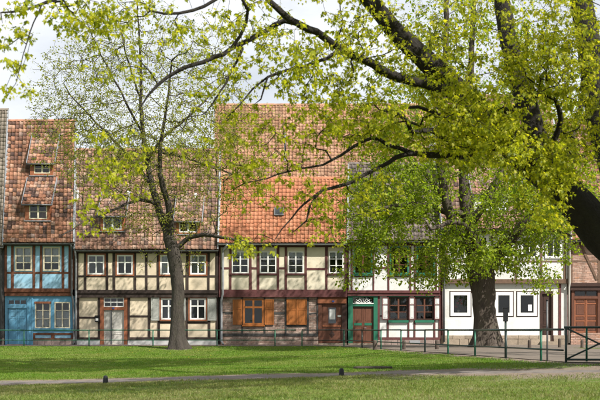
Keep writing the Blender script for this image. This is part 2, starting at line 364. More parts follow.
def dirt_at(x, y):
    x = np.asarray(x, float); y = np.asarray(y, float)
    pd = path_dist(x, y); d = line_dist(x, y)
    v = 0.95 * np.exp(-np.maximum(pd, 0) / 0.75)
    front = np.clip((np.interp(x, pcx[::-1] if pcx[0] > pcx[-1] else pcx, pcy[::-1] if pcx[0] > pcx[-1] else pcy) - y) / 2.0, 0, 1)   # trodden lawn on the near side of the path
    v = np.maximum(v, front * (0.16 + 0.22 * fbm(x, y, 0.55)))
    v = np.maximum(v, 0.95 * np.exp(-np.maximum(d, 0) / 0.5) * np.clip((x - 1.0) / 2.0, 0.0, 1))
    tx, ty = 7.8, 25.5
    v = np.maximum(v, 1.0 * np.exp(-(np.hypot((x - tx) / 4.2, (y - ty) / 2.4)) ** 2))      # bare soil round the big tree
    v = np.maximum(v, 0.8 * np.exp(-(np.hypot((x + 5.5), (y - 56.0)) / 0.9) ** 2))
    return np.where(d < 0, 1.0, v)

def axis(lo, hi, f0, f1, st):
    mid = np.arange(f0, f1 + 1e-6, st)
    a = f0 - np.geomspace(st, f0 - lo, 26)[::-1] if lo < f0 else np.array([])
    b = f1 + np.geomspace(st, hi - f1, 26)
    return np.concatenate([a, mid, b])
gx = axis(-900, 900, -22, 20, 0.25); gy = axis(-400, 1500, 20, 63, 0.25)
GX, GY = np.meshgrid(gx, gy); GZ = gz(GX, GY)
nx_, ny_ = len(gx), len(gy)
idx = np.arange(nx_ * ny_).reshape(ny_, nx_)
fa = np.stack([idx[:-1, :-1].ravel(), idx[:-1, 1:].ravel(), idx[1:, 1:].ravel(), idx[1:, :-1].ravel()], 1)
ground = mk('ground', np.stack([GX.ravel(), GY.ravel(), GZ.ravel()], 1), fa, 'ground', origin=(0, 0, 0), smooth=True, kind='structure')
att = ground.data.attributes.new('dirt', 'FLOAT', 'POINT')
dd = dirt_at(GX, GY); far = (np.abs(GX) > 40) | (GY > 70) | (GY < 10); dd = np.where(far, 0.1, dd)
att.data.foreach_set('value', dd.ravel().astype(np.float32))

vs, fs = [], []
nw = 7
for i in range(400):
    j = min(i + 1, 399); k = max(i - 1, 0)
    t = np.array([pcx[j] - pcx[k], pcy[j] - pcy[k]]); t /= np.linalg.norm(t); n = np.array([-t[1], t[0]])
    wl = pw[i] * (1 + 0.16 * math.sin(i * 0.21) + 0.12 * math.sin(i * 0.57 + 1)); wr = pw[i] * (1 + 0.16 * math.sin(i * 0.17 + 2) + 0.12 * math.sin(i * 0.49))
    for q in range(nw):
        u = -1 + 2 * q / (nw - 1); off = u * (wr if u > 0 else wl)
        x, y = pcx[i] + n[0] * off, pcy[i] + n[1] * off
        vs.append((x, y, float(gz(x, y)) + 0.010 - 0.016 * abs(u) ** 4))
for i in range(399):
    for q in range(nw - 1):
        a = i * nw + q; fs.append((a, a + nw, a + nw + 1, a + 1))
mk('path', vs, fs, 'path_dirt', origin=(0, 0, 0), smooth=True, kind='structure')

# street in front of the houses, one flat sheet behind the railing
sv = [(-70, 57.75), (1.5, 57.75), (2.62, 54.0), (4.37, 41.2), (6.12, 28.4), (7.3, 26.75), (40, 26.2), (40, 63.2), (-70, 63.2)]
mk('street', [(x, y, 0.004) for x, y in sv], [tuple(range(len(sv)))], 'gravel', origin=(0, 0, 0), kind='structure')

def grass(n, xs, ys, h0, h1):
    x = rng.uniform(*xs, n); y = rng.uniform(*ys, n)
    vis = (np.abs(x) < y * 0.29 + 1.6)
    x, y = x[vis], y[vis]
    d = line_dist(x, y); di = dirt_at(x, y) + 0.30 * fbm(x, y, 1.3) + 0.12
    dens = np.clip(1.15 - di * 1.35, 0.0, 1.0) * (0.75 + 0.25 * fbm(x, y, 0.6))
    keep = (d > 0.02) & (rng.random(len(x)) < dens)
    return x[keep], y[keep]
x1, y1 = grass(720000, (-14, 13), (18, 40), 0, 0); x2, y2 = grass(310000, (-18.5, 7), (40, 57.8), 0, 0)
x3 = rng.uniform(11.2, 16.5, 9000); y3 = 50.2 + rng.normal(0, 0.5, 9000)
worn_n = len(x1)
gxv = np.concatenate([x1, x2, x3]); gyv = np.concatenate([y1, y2, y3]); n = len(gxv)
gzv = gz(gxv, gyv) - 0.004
hh = rng.uniform(0.018, 0.052, n) * (1 + 0.35 * fbm(gxv, gyv, 0.8)); ww = rng.uniform(0.006, 0.011, n) * np.where(gyv > 40, 1.5, 1.0)
an = rng.uniform(0, 2 * np.pi, n); le = rng.uniform(0.3, 1.3, n) * hh; la = rng.uniform(0, 2 * np.pi, n)
V = np.empty((n, 3, 3))
V[:, 0] = np.stack([gxv - np.cos(an) * ww, gyv - np.sin(an) * ww, gzv], 1)
V[:, 1] = np.stack([gxv + np.cos(an) * ww, gyv + np.sin(an) * ww, gzv], 1)
V[:, 2] = np.stack([gxv + np.cos(la) * le, gyv + np.sin(la) * le, gzv + hh], 1)
yp_ = np.interp(gxv, pcx, pcy); worn = (gyv < yp_) & (np.arange(n) < worn_n)
Vw = V[worn]; V = V[~worn]; n = len(V)
tag(mk('worn_grass', Vw.reshape(-1, 3), np.arange(len(Vw) * 3).reshape(-1, 3), 'grass_worn', origin=(0, 30, 0), kind='stuff'), 'duller trodden grass on the near side of the path', 'grass')
gr = mk('lawn_grass', V.reshape(-1, 3), np.arange(n * 3).reshape(n, 3), 'grass_blade', origin=(0, 40, 0), kind='stuff')
tag(gr, 'short green lawn grass sloping down from the railing', 'grass')
# dandelions too many and small to pick apart
db = MB()
for _ in range(46):
    x, y = random.uniform(-14, 4), random.uniform(44, 57)
    if line_dist(x, y) < 0.3: continue
    z = float(gz(x, y)) + random.uniform(0.06, 0.09); r = random.uniform(0.012, 0.02)
    db.poly([(x + r * math.cos(k * math.pi / 3), y + r * math.sin(k * math.pi / 3), z) for k in range(6)] + [(x, y, z + r * 0.5), (x, y, z - 0.012)], [(k, (k + 1) % 6, 6) for k in range(6)] + [((k + 1) % 6, k, 7) for k in range(6)])
tag(db.build('dandelions', 'petal_yellow', kind='stuff'), 'scattered yellow dandelion heads in the lawn', 'flowers')

# ------------------------------------------------------------------ house kit (all facade measures in photo pixels on the house line)
def bx(h, name, x0, x1, y0, y1, yf, d, mat, j=0.0):
    return MB().box(P(x0), P(x1), yf, yf + d, Q(y1), Q(y0), j).build(name, mat, h)

def bricks_in(h, rects, yf, mat, bl=0.245, bh=0.072, g=0.014, name='bricks'):
    mb = MB()
    for (x0, x1, z0, z1) in rects:
        nr = max(1, int(round((z1 - z0) / (bh + g)))); rh = (z1 - z0) / nr
        for r in range(nr):
            x = x0 - (0.5 * bl if r % 2 else 0.0)
            while x < x1 - 0.02:
                a, c = max(x + g / 2, x0), min(x + bl - g / 2 + random.uniform(-0.01, 0.01), x1)
                if c - a > 0.03:
                    o = random.uniform(0, 0.014)
                    mb.box(a, c, yf + o, yf + 0.05, z0 + r * rh + g / 2, z0 + (r + 1) * rh - g / 2, 0.004)
                x += bl
    return mb.build(name, mat, h, kind='stuff')

def storey(h, yf, top, bot, posts, rails, openings, tmat, pmat, pw=2.4, panel='infill_panel', bricks=None, rec=0.028, rail_name='rail'):
    """timber frame: posts, rails, and an infill panel for every field around the openings"""
    ps = [(p, pw) if not isinstance(p, tuple) else p for p in posts]
    for c, w in ps:
        f = random.uniform(0, 0.010)
        bx(h, 'post', c - w / 2, c + w / 2, top, bot, yf + f, 0.2 - f, tmat, 0.013)
    for rl in rails:
        y, x0, x1 = rl[:3]; t = rl[3] if len(rl) > 3 else 2.0
        f = random.uniform(0.012, 0.018)
        bx(h, rail_name, x0, x1, y - t / 2, y + t / 2, yf + f, 0.19 - f, tmat, 0.006)
    rects = []
    for (c0, w0), (c1, w1) in zip(ps[:-1], ps[1:]):
        a, b_ = c0 + w0 / 2 - 0.3, c1 - w1 / 2 + 0.3
        if b_ - a < 0.8: continue
        cx = (a + b_) / 2
        ys = sorted([top] + [r[0] for r in rails if r[1] <= cx <= r[2]] + [bot])
        for y0, y1 in zip(ys[:-1], ys[1:]):
            cells = [(a, b_, y0, y1)]
            for (ox0, ox1, oy0, oy1) in openings:
                nc = []
                for (u0, u1, v0, v1) in cells:
                    i0, i1, k0, k1 = max(u0, ox0), min(u1, ox1), max(v0, oy0), min(v1, oy1)
                    if i1 - i0 < 0.2 or k1 - k0 < 0.2: nc.append((u0, u1, v0, v1)); continue
                    if k0 - v0 > 0.3: nc.append((u0, u1, v0, k0))
                    if v1 - k1 > 0.3: nc.append((u0, u1, k1, v1))
                    if i0 - u0 > 0.3: nc.append((u0, i0, k0, k1))
                    if u1 - i1 > 0.3: nc.append((i1, u1, k0, k1))
                cells = nc
            for (u0, u1, v0, v1) in cells:
                f = rec + random.uniform(0, 0.008)
                bx(h, panel, u0, u1, v0, v1, yf + f + (0.012 if bricks else 0), 0.16 - f, pmat, 0.003)
                rects.append((P(u0), P(u1), Q(v1), Q(v0)))
    if bricks: bricks_in(h, rects, yf + rec - 0.004, bricks)

def window(h, x0, x1, y0, y1, yf, cols=2, rows=(0.34, 1.0), frame='paint_white', sash=None, inset=0.03, fw=1.1, mw=0.7, cm=None, curtain=None, surround=None, sw=1.8, sill=None, sub=None, name='window', surround_out=0.012):
    """frame, panes one by one, glazing bars, optional surround, sill and curtain"""
    sash = sash or frame; X0, X1, Z0, Z1 = P(x0), P(x1), Q(y1), Q(y0); k = YF / F; f = fw * k; yw = yf + inset
    mb = MB()
    mb.box(X0, X0 + f, yw, yw + 0.07, Z0, Z1).box(X1 - f, X1, yw, yw + 0.07, Z0, Z1)
    mb.box(X0 + f, X1 - f, yw + 0.002, yw + 0.07, Z1 - f, Z1).box(X0 + f, X1 - f, yw + 0.002, yw + 0.07, Z0, Z0 + f)
    w = mb.build(name, frame, h)
    m_ = mw * k; cmw = (cm or mw * 1.6) * k
    xs = np.linspace(X0 + f, X1 - f, cols + 1); H = Z1 - Z0 - 2 * f
    zs = [Z1 - f] + [Z1 - f - r * H for r in rows]
    for i in range(1, cols):
        ww = cmw if (cols % 2 == 0 and i == cols // 2) else m_
        MB().box(xs[i] - ww / 2, xs[i] + ww / 2, yw + 0.008, yw + 0.055, Z0 + f, Z1 - f).build('mullion', sash, w)
    for q in range(1, len(zs) - 1):
        for i in range(cols):
            big = m_ * (1.5 if len(rows) == 2 else 1.0)
            MB().box(xs[i] + (0.5 * m_ if i else 0), xs[i + 1] - (0.5 * m_ if i < cols - 1 else 0), yw + 0.011, yw + 0.052, zs[q] - big / 2, zs[q] + big / 2).build('glazing_bar', sash, w)
    for i in range(cols):
        for q in range(len(zs) - 1):
            a = random.uniform(-0.006, 0.006)
            MB().poly([(xs[i], yw + 0.032 + a, zs[q + 1]), (xs[i + 1], yw + 0.032 - a, zs[q + 1]), (xs[i + 1], yw + 0.032 - a, zs[q]), (xs[i], yw + 0.032 + a, zs[q])], [(0, 1, 2, 3)]).build('pane', 'glass', w)
    if curtain:
        mat, c0, c1 = curtain
        for i in range(cols if cols < 3 else 1):
            a0, a1 = (xs[i], xs[i + 1]) if cols < 3 else (xs[0], xs[-1])
            a0 += 0.015; a1 -= 0.02
            n = 14; vv = []; zz0, zz1 = Z1 - f - c1 * H, Z1 - f - c0 * H
            for u in range(n + 1):
                x = a0 + (a1 - a0) * u / n; yy = yw + 0.115 + 0.014 * math.sin(u * 1.9 + i)
                vv += [(x, yy, zz0 + 0.02 * math.sin(u * 0.8)), (x, yy, zz1)]
            mk('curtain', vv, [(2 * u, 2 * u + 2, 2 * u + 3, 2 * u + 1) for u in range(n)], mat, w, smooth=True)
    if surround:
        s = sw * k; so = yf - surround_out; mb = MB()
        mb.box(X0 - s, X0, so, yf + 0.15, Z0 - s, Z1 + s).box(X1, X1 + s, so, yf + 0.15, Z0 - s, Z1 + s)
        mb.box(X0, X1, so + 0.002, yf + 0.15, Z1, Z1 + s).box(X0, X1, so + 0.002, yf + 0.15, Z0 - s, Z0)
        mb.build('surround', surround, w)
    if sill:
        MB().box(X0 - 0.05, X1 + 0.05, yf - 0.07, yf + 0.04, Z0 - 0.07, Z0 - 0.012).build('sill', sill, w)
    return w

def leaf_panel(h, name, x0, x1, y0, y1, yf, mat, panels=(), pmat=None, fr=0.9, d=0.035, swing=0.0):
    """a shutter or door leaf: a board with a raised frame and sunk panels"""
    X0, X1, Z0, Z1 = P(x0), P(x1), Q(y1), Q(y0); k = YF / F; f = fr * k
    mb = MB()
    mb.box(X0, X0 + f, yf, yf + d, Z0, Z1).box(X1 - f, X1, yf, yf + d, Z0, Z1)
    ys = [y0] + list(panels) + [y1]
    for i, y in enumerate(ys):
        z = Q(y); a, c = (z - f, z) if i == 0 else ((z, z + f) if i == len(ys) - 1 else (z - f / 2, z + f / 2))
        mb.box(X0 + f, X1 - f, yf + 0.002, yf + d, a, c)
    o = mb.build(name, mat, h)
    for i in range(len(ys) - 1):
        z1 = Q(ys[i]) - (f if i == 0 else f / 2); z0 = Q(ys[i + 1]) + (f if i == len(ys) - 2 else f / 2)
        q = MB(); q.box(X0 + f, X1 - f, yf + 0.016, yf + d - 0.002, z0, z1)
        mgx, mgz = min(0.05, (X1 - X0) * 0.18), min(0.05, (z1 - z0) * 0.2)
        q.box(X0 + f + mgx, X1 - f - mgx, yf + 0.006, yf + 0.02, z0 + mgz, z1 - mgz)
        q.build(name.split('_')[-1] + '_panel', pmat or mat, o)
    return o

def pipe(h, name, pts, r, mat='zinc', n=10): return MB().tube(pts, r, n).build(name, mat, h, smooth=True)

def tiles(name, x0, x1, base, up, length, mat, parent, w=0.195, gauge=0.25, jit=0.006, lift=0.03, k0=0.0, k1=0.0):
    """overlapping pantiles laid course by course up a slope; base = (y, z) of the eave, up = unit (y, z)"""
    nr = max(2, int(round(length / gauge))); g_ = length / nr; nc = max(2, int(round((x1 - x0) / w))); w_ = (x1 - x0) / nc
    t = np.array([0, 0.14, 0.30, 0.48, 0.75, 1.0]); hp = np.array([0.018, 0.046, 0.040, 0.008, 0.0, 0.016]) * (w_ / 0.205) * 0.85
    nrm = np.array([-up[1], up[0]])                     # outward, towards the camera and up
    if nrm[1] < 0: nrm = -nrm
    I, J = np.meshgrid(np.arange(nc), np.arange(nr)); I = I.ravel(); J = J.ravel(); n = len(I)
    dx = rng.normal(0, jit, n); du = rng.normal(0, jit * 1.6, n); dl = rng.normal(0, jit * 0.8, n); rot = rng.normal(0, 0.012, n)
    slip = rng.random(n) < 0.025; du = du - slip * rng.uniform(0.02, 0.06, n); rot = rot + slip * rng.normal(0, 0.05, n); dl = dl + slip * 0.012
    V = np.empty((n, 18, 3))
    for q in range(6):
        for r in range(3):                             # 0 lower underside, 1 lower edge, 2 upper edge
            uu = J * g_ - (0.03 if r < 2 else 0) + du + (g_ * 1.15 if r == 2 else 0) + (t[q] - 0.5) * w_ * rot
            xq = x0 + I * w_ + t[q] * w_; sagv = 0.026 + 0.015 * (np.sin(0.9 * xq + 1.7 + 0.6 * np.sin(uu * 0.9)) + 0.7 * np.sin(0.75 * uu + 0.8 * xq)) if length > 3 else 0.0
            hh = sagv + hp[q] + dl + (lift if r == 1 else (lift - 0.022 if r == 0 else 0.0))
            V[:, q * 3 + r, 0] = x0 + I * w_ + t[q] * w_ * 1.06 + dx - (rot * g_ if r == 2 else 0) + (k0 + (k1 - k0) * (I + t[q]) / nc) * np.clip(uu / length, 0, 1)
            V[:, q * 3 + r, 1] = base[0] + up[0] * uu + nrm[0] * hh
            V[:, q * 3 + r, 2] = base[1] + up[1] * uu + nrm[1] * hh
    fl = []
    for q in range(5):
        a, c = q * 3, q * 3 + 3
        fl += [(a + 1, c + 1, c + 2, a + 2), (a, c, c + 1, a + 1)]
    fl = np.array(fl)
    faces = (fl[None] + (np.arange(n) * 18)[:, None, None]).reshape(-1, 4)
    return mk(name, V.reshape(-1, 3), faces, mat, parent, kind='stuff')

def roof(h, xl, xr, eave_py, ridge_py, slope, tmat, over=0.32, yw=YF, verge='zinc', gut='zinc_dark', wall='grey_plaster', gutter=True, xpix=True, vm=(True, True), w=0.195, gauge=0.25, tops=None):
    """saddle roof over the house: slab, tiles, ridge tiles, verge trims, gables, gutter. Returns the front plane."""
    X0, X1 = (P(xl), P(xr)) if xpix else (xl, xr)
    ye = yw - over; ze = CZ + (HY - eave_py) * ye / F
    tn = math.tan(R(slope)); kr = (HY - ridge_py) / F
    yr = (CZ - ze + tn * ye) / (tn - kr); zr = ze + tn * (yr - ye)
    L = math.hypot(yr - ye, zr - ze); up = ((yr - ye) / L, (zr - ze) / L)
    yb = 2 * yr - ye; th = 0.10
    k0 = k1 = 0.0
    if tops: k0, k1 = (tops[0] - CX) * yr / F - X0, (tops[1] - CX) * yr / F - X1     # the party walls run a little askew to the street
    def skew(mb, xa, xb, ka, kb):                       # shift everything sideways in step with its distance behind the eave
        xm = (xa + xb) / 2
        mb.v = [(x + (ka if x < xm else kb) * max(0.0, (y - ye) / (yr - ye)), y, z) for x, y, z in mb.v]; return mb
    mb = MB(); mb.prism_x([(ye, ze), (yr, zr), (yb, ze), (yb, ze - th), (yr, zr - th * 1.5), (ye, ze - th)], X0, X1); skew(mb, X0, X1, k0, k1)
    ro = mb.build('roof', 'roof_under', h)
    tiles('roof_tiles', X0 - 0.01, X1 + 0.01, (ye, ze + 0.01), up, L - 0.03, tmat, ro, w, gauge, k0=k0, k1=k1)
    for i in range(int((X1 + k1 - X0 - k0) / 0.38) + 1):          # ridge tiles
        a = X0 + k0 + i * 0.38; c = min(a + 0.40, X1 + k1 + 0.02)
        if c - a < 0.1: continue
        arc = [(yr + 0.13 * math.cos(t), zr - 0.035 + random.uniform(-0.006, 0.006) + 0.13 * math.sin(t)) for t in np.linspace(0, math.pi, 6)]
        MB().prism_x(arc, a, c).build('ridge_tile', tmat, ro)
    nr = (-up[1], up[0])
    for s, X, on in ((-1, X0, vm[0]), (1, X1, vm[1])):
        if on and verge:
            a = X - 0.03 if s < 0 else X - 0.05
            pts = [(ye - 0.02 + nr[0] * k, ze + nr[1] * k) for k in (-0.12, 0.075)]; q = [(yr + nr[0] * k, zr + nr[1] * k) for k in (0.075, -0.12)]
            kk = k0 if s < 0 else k1; skew(MB().prism_x(pts + q, a, a + 0.08), a, a + 0.08, kk, kk).build('verge_trim', verge, ro)
    zb = 0.0
    MB().box(X0 + 0.05, X1 - 0.05, yw + 0.29, yw + 0.33, 0.02, ze - 0.2).build('room_backing', 'room_dark', h)  # dark sheet standing in for the shaded rooms behind the panes
    skew(MB().prism_x([(yw + 0.36, zb), (yw + 0.36, ze - 0.05 + tn * (over + 0.36) - 0.2), (yr, zr - 0.3), (yb - over, ze + tn * 0.0), (yb - over, zb)], X0 + 0.03, X1 - 0.03), X0, X1, k0, k1).build('wall', wall, h)
    if gutter:
        ga = [(ye - 0.075 + 0.07 * math.cos(t), ze - 0.045 + 0.07 * math.sin(t)) for t in np.linspace(math.pi, 2 * math.pi, 7)]
        gb = [(ye - 0.075 + 0.058 * math.cos(t), ze - 0.045 + 0.058 * math.sin(t)) for t in np.linspace(2 * math.pi, math.pi, 7)]
        MB().prism_x(ga + gb, X0, X1).build('gutter', gut, h)
        # soffit board and eave beam under the tiles
        MB().prism_x([(ye + 0.02, ze - th - 0.01), (yw + 0.34, ze - th - 0.01 + 0.0), (yw + 0.34, ze - th - 0.05), (ye + 0.02, ze - th - 0.05)], X0 + 0.02, X1 - 0.02).build('soffit', 'wood_dark', h)
    return dict(ye=ye, ze=ze, yr=yr, zr=zr, tn=tn, up=up, ro=ro)

def on_roof(pl, py):                                    # where the sight line of pixel row py meets the roof plane
    k = (HY - py) / F
    y = (CZ - pl['ze'] + pl['tn'] * pl['ye']) / (pl['tn'] - k)
    return y, pl['ze'] + pl['tn'] * (y - pl['ye'])

def dormer(h, pl, x0, x1, bot, eave, top, win, tmat, cheek='wood_redbrown', frame='paint_ivory', cols=2, rows=(0.5, 1.0), flash='lead'):
    """shed dormer: timber front with its window, cheeks, tiled lean-to roof running back into the main slope"""
    pl = dict(pl); pl['ze'] = pl['ze'] + 0.17            # top of the tiles
    yb, zb = on_roof(pl, bot); sc = yb / F
    fx = lambda p: (p - CX) * sc
    fz = lambda p: CZ + (HY - p) * sc
    ze = fz(eave); yt, zt = on_roof(pl, top)
    X0, X1 = fx(x0), fx(x1)
    d = thing_part = MB()
    ym = pl['ye'] + (ze - pl['ze']) / pl['tn']
    fr_ = MB().prism_x([(yb, zb - 0.02), (yb, ze), (ym + 0.2, ze), (yb + 0.02, zb - 0.05)], X0 + 0.0, X0 + 0.06)
    fr_.prism_x([(yb, zb - 0.02), (yb, ze), (ym + 0.2, ze), (yb + 0.02, zb - 0.05)], X1 - 0.06, X1)
    wx0, wx1, wy0, wy1 = fx(win[0]), fx(win[1]), fz(win[3]), fz(win[2])
    fr_.box(X0 + 0.06, wx0, yb + 0.004, yb + 0.08, zb, ze).box(wx1, X1 - 0.06, yb + 0.004, yb + 0.08, zb, ze)
    fr_.box(wx0, wx1, yb + 0.006, yb + 0.08, wy1, ze).box(wx0, wx1, yb + 0.006, yb + 0.08, zb, wy0)
    do = fr_.build('dormer', cheek, h)
    MB().box(X0 + 0.07, X1 - 0.07, yb + 0.30, yb + 0.34, zb, ze).build('dormer_back', 'room_dark', do)  # dark sheet painted as the unlit space behind the dormer window
    # window of the dormer
    f = 0.055; mb = MB(); yw = yb + 0.012
    mb.box(wx0, wx0 + f, yw, yw + 0.06, wy0, wy1).box(wx1 - f, wx1, yw, yw + 0.06, wy0, wy1).box(wx0 + f, wx1 - f, yw + 0.002, yw + 0.06, wy0, wy0 + f).box(wx0 + f, wx1 - f, yw + 0.002, yw + 0.06, wy1 - f, wy1)
    mb.box((wx0 + wx1) / 2 - 0.045, (wx0 + wx1) / 2 + 0.045, yw + 0.004, yw + 0.056, wy0 + f, wy1 - f)
    xs = np.linspace(wx0 + f, wx1 - f, cols + 1); zs = [wy1 - f] + [wy1 - f - r * (wy1 - wy0 - 2 * f) for r in rows]
    for z in zs[1:-1]: mb.box(wx0 + f, wx1 - f, yw + 0.01, yw + 0.05, z - 0.014, z + 0.014)
    mb.build('dormer_window', frame, do)
    for i in range(cols):
        for q in range(len(zs) - 1):
            MB().poly([(xs[i], yw + 0.03, zs[q + 1]), (xs[i + 1], yw + 0.032, zs[q + 1]), (xs[i + 1], yw + 0.032, zs[q]), (xs[i], yw + 0.03, zs[q])], [(0, 1, 2, 3)]).build('pane', 'glass', do)
    MB().box(X0 - 0.04, X1 + 0.04, yb - 0.09, yb + 0.03, zb - 0.05, zb - 0.005).build('flashing', flash, do)
    # roof of the dormer
    y0, z0 = yb - 0.14, ze - 0.14 * (zt - ze) / (yt - yb); L = math.hypot(yt - y0, zt - z0); up = ((yt - y0) / L, (zt - z0) / L)
    MB().prism_x([(y0, z0), (yt, zt), (yt, zt - 0.07), (y0, z0 - 0.06)], X0 - 0.12, X1 + 0.12).build('dormer_roof', 'roof_under', do)
    tiles('dormer_tiles', X0 - 0.12, X1 + 0.12, (y0, z0 + 0.01), up, L - 0.02, tmat, do)
    nr = (-up[1], up[0])
    for X in (X0 - 0.16, X1 + 0.10):
        MB().prism_x([(y0 - 0.02 + nr[0] * k, z0 + nr[1] * k) for k in (-0.08, 0.055)] + [(yt + nr[0] * k, zt + nr[1] * k) for k in (0.055, -0.08)], X, X + 0.035).build('verge_trim', flash, do)
    pipe(do, 'dormer_gutter', [(X0 - 0.14, y0 - 0.04, z0 - 0.03), (X1 + 0.14, y0 - 0.04, z0 - 0.035)], 0.04, 'zinc_dark', 8)
    return do

def jetty(h, x0, x1, y0, y1, yf, mat, two=True):
    """sill beams between the floors"""
    if two:
        m = (y0 + y1) / 2
        bx(h, 'sill_beam', x0, x1, y0, m - 0.2, yf - 0.02, 0.22, mat, 0.006); bx(h, 'floor_beam', x0, x1, m - 0.2, y1, yf + 0.03, 0.3, mat, 0.006)
    else: bx(h, 'sill_beam', x0, x1, y0, y1, yf - 0.02, 0.34, mat, 0.006)

def house(name, label, x0, x1): return thing(name, label, 'house', ((P(x0) + P(x1)) / 2, YF, 0.0), None)
YU = YF - 0.12                                          # upper floors stand a little forward

# ================================================================== sliver house at the far left
h = house('timber_house', 'house at the far left edge, only its grey wall and beige roof edge showing', -70, 4.5)
pl = roof(h, -70, 4.8, 246, 110, 63, 'tile_beige', tops=(-52, 8.2), over=0.3, gut='zinc')
bx(h, 'wall_front', -70, 2.2, 243, 345, YF, 0.35, 'grey_plaster'); bx(h, 'corner_post', 2.2, 4.4, 243, 345, YF - 0.03, 0.3, 'timber_grey', 0.008)
bx(h, 'plinth', -70, 4.3, 338, 346, YF - 0.05, 0.3, 'stone_pink', 0.01)
window(h, -40, -24, 258, 280, YF - 0.05, frame='paint_white', inset=0.0); window(h, -40, -24, 302, 326, YF - 0.05, frame='paint_white', inset=0.0)
pipe(h, 'downpipe', [(P(1.0), YF - 0.36, Q(245)), (P(1.0), YF - 0.32, Q(247.5)), (P(1.0), YF - 0.08, Q(251)), (P(1.0), YF - 0.08, Q(345))], 0.05, 'zinc_dark')

# ================================================================== blue house
h = house('timber_house', 'narrow blue half-timbered house with two dormers stacked on its tall roof', 5, 75)
pl = roof(h, 4.8, 75.5, 242.5, 121, 62, 'tile_mottled', tops=(8.6, 76), over=0.34, verge='zinc')
bx(h, 'top_plate', 5, 74, 243.5, 246, YU, 0.3, 'timber_red', 0.006)
W = [(15.4, 32.6, 247, 271), (43.4, 60.4, 247, 271)]
storey(h, YU, 245.5, 289.5, [6.3, 13, 34.4, 41.5, 63.3, 70.2, (74, 1.6)], [(273, 7, 70)], W, 'timber_red', 'blue_light')
for w_ in W: window(h, *w_, YU, 2, (0.36, 0.68, 1), 'paint_ivory', inset=0.0, fw=1.6, curtain=('lace', 0, 0.72))
jetty(h, 5, 73, 288.5, 296, YU, 'timber_red')
# ground floor, all painted blue
for (a, c, y0, y1) in [(5, 7.6, 296, 346), (26.6, 35, 296, 346), (50.6, 54.4, 296, 339), (70.2, 74.4, 296, 346), (7.6, 26.6, 296, 299.5), (35, 74, 296, 302), (35, 74.3, 328.2, 333)]:
    bx(h, 'wall_board', a, c, y0, y1, YF + random.uniform(0, 0.012), 0.2, 'blue_dark', 0.003)
bx(h, 'corner_board', 27.3, 29.2, 297, 345.5, YF - 0.025, 0.1, 'blue_dark', 0.003); bx(h, 'corner_board', 31.5, 33.0, 297, 345.5, YF - 0.02, 0.1, 'blue_dark', 0.003)
window(h, 7.6, 26.6, 299.5, 304.8, YF, 3, (1.0,), 'blue_dark', inset=0.03, fw=0.8)
bx(h, 'door_head', 7.6, 26.6, 304.8, 308.2, YF + 0.005, 0.2, 'blue_dark')
d = leaf_panel(h, 'door', 8.2, 17.0, 308, 345.2, YF + 0.05, 'blue_dark', (318, 331), fr=1.2, d=0.05); leaf_panel(h, 'door', 17.2, 26.2, 308, 345.2, YF + 0.055, 'blue_dark', (318, 331), fr=1.2, d=0.05)
MB().tube([(P(18.2), YF + 0.05, Q(328)), (P(18.2), YF - 0.02, Q(328)), (P(20), YF - 0.02, Q(328))], 0.012, 6).build('handle', 'black_metal', h)
bx(h, 'doorstep', 8, 26, 344.2, 346, YF - 0.25, 0.35, 'stone_pink', 0.006)
for (a, c) in ((35, 50.6), (54.4, 70.2)):
    window(h, a, c, 302, 328.2, YF, 2, (0.30, 0.66, 1), 'paint_ivory', inset=0.0, fw=1.2, curtain=('lace', 0.32, 1.0), sill='blue_dark')
bx(h, 'lintel_board', 34.6, 51.2, 301.6, 303.6, YF - 0.03, 0.08, 'wood_redbrown', 0.004)
bx(h, 'rail', 31.6, 74.8, 333, 335, YF - 0.01, 0.2, 'timber_red', 0.006); bx(h, 'sill_beam', 31.6, 74.8, 338.2, 340, YF - 0.015, 0.2, 'timber_red', 0.006)
for (a, c) in ((31.8, 35), (51, 54.6), (71, 74.6)): bx(h, 'post', a, c, 334.8, 338.4, YF - 0.004, 0.2, 'timber_red', 0.004)
for (a, c) in ((35, 51), (54.6, 71)): bx(h, 'infill_panel', a, c, 334.6, 338.6, YF + 0.02, 0.15, 'blue_light')
xx = 31.8
while xx < 74:
    w_ = random.uniform(5, 9); bx(h, 'plinth_stone', xx, min(xx + w_ - 0.3, 74.6), 340.1, 346, YF - 0.03 + random.uniform(0, 0.02), 0.25, 'stone_pink', 0.012); xx += w_
dormer(h, pl, 30, 53, 175.5, 160.5, 134, (34, 50, 163.5, 173.5), 'tile_mottled', cheek='wood_redbrown')
dormer(h, pl, 25, 50, 220.5, 201.5, 178, (29, 47, 204.5, 219), 'tile_mottled', cheek='wood_redbrown')
pipe(h, 'downpipe', [(P(72.6), YF - 0.42, Q(244)), (P(72.6), YF - 0.40, Q(246.5)), (P(72.4), YU - 0.07, Q(250)), (P(72.4), YU - 0.07, Q(294)), (P(73.2), YF - 0.09, Q(300)), (P(74.4), YF - 0.09, Q(342)), (P(73.6), YF - 0.2, Q(345))], 0.05, 'zinc_dark')

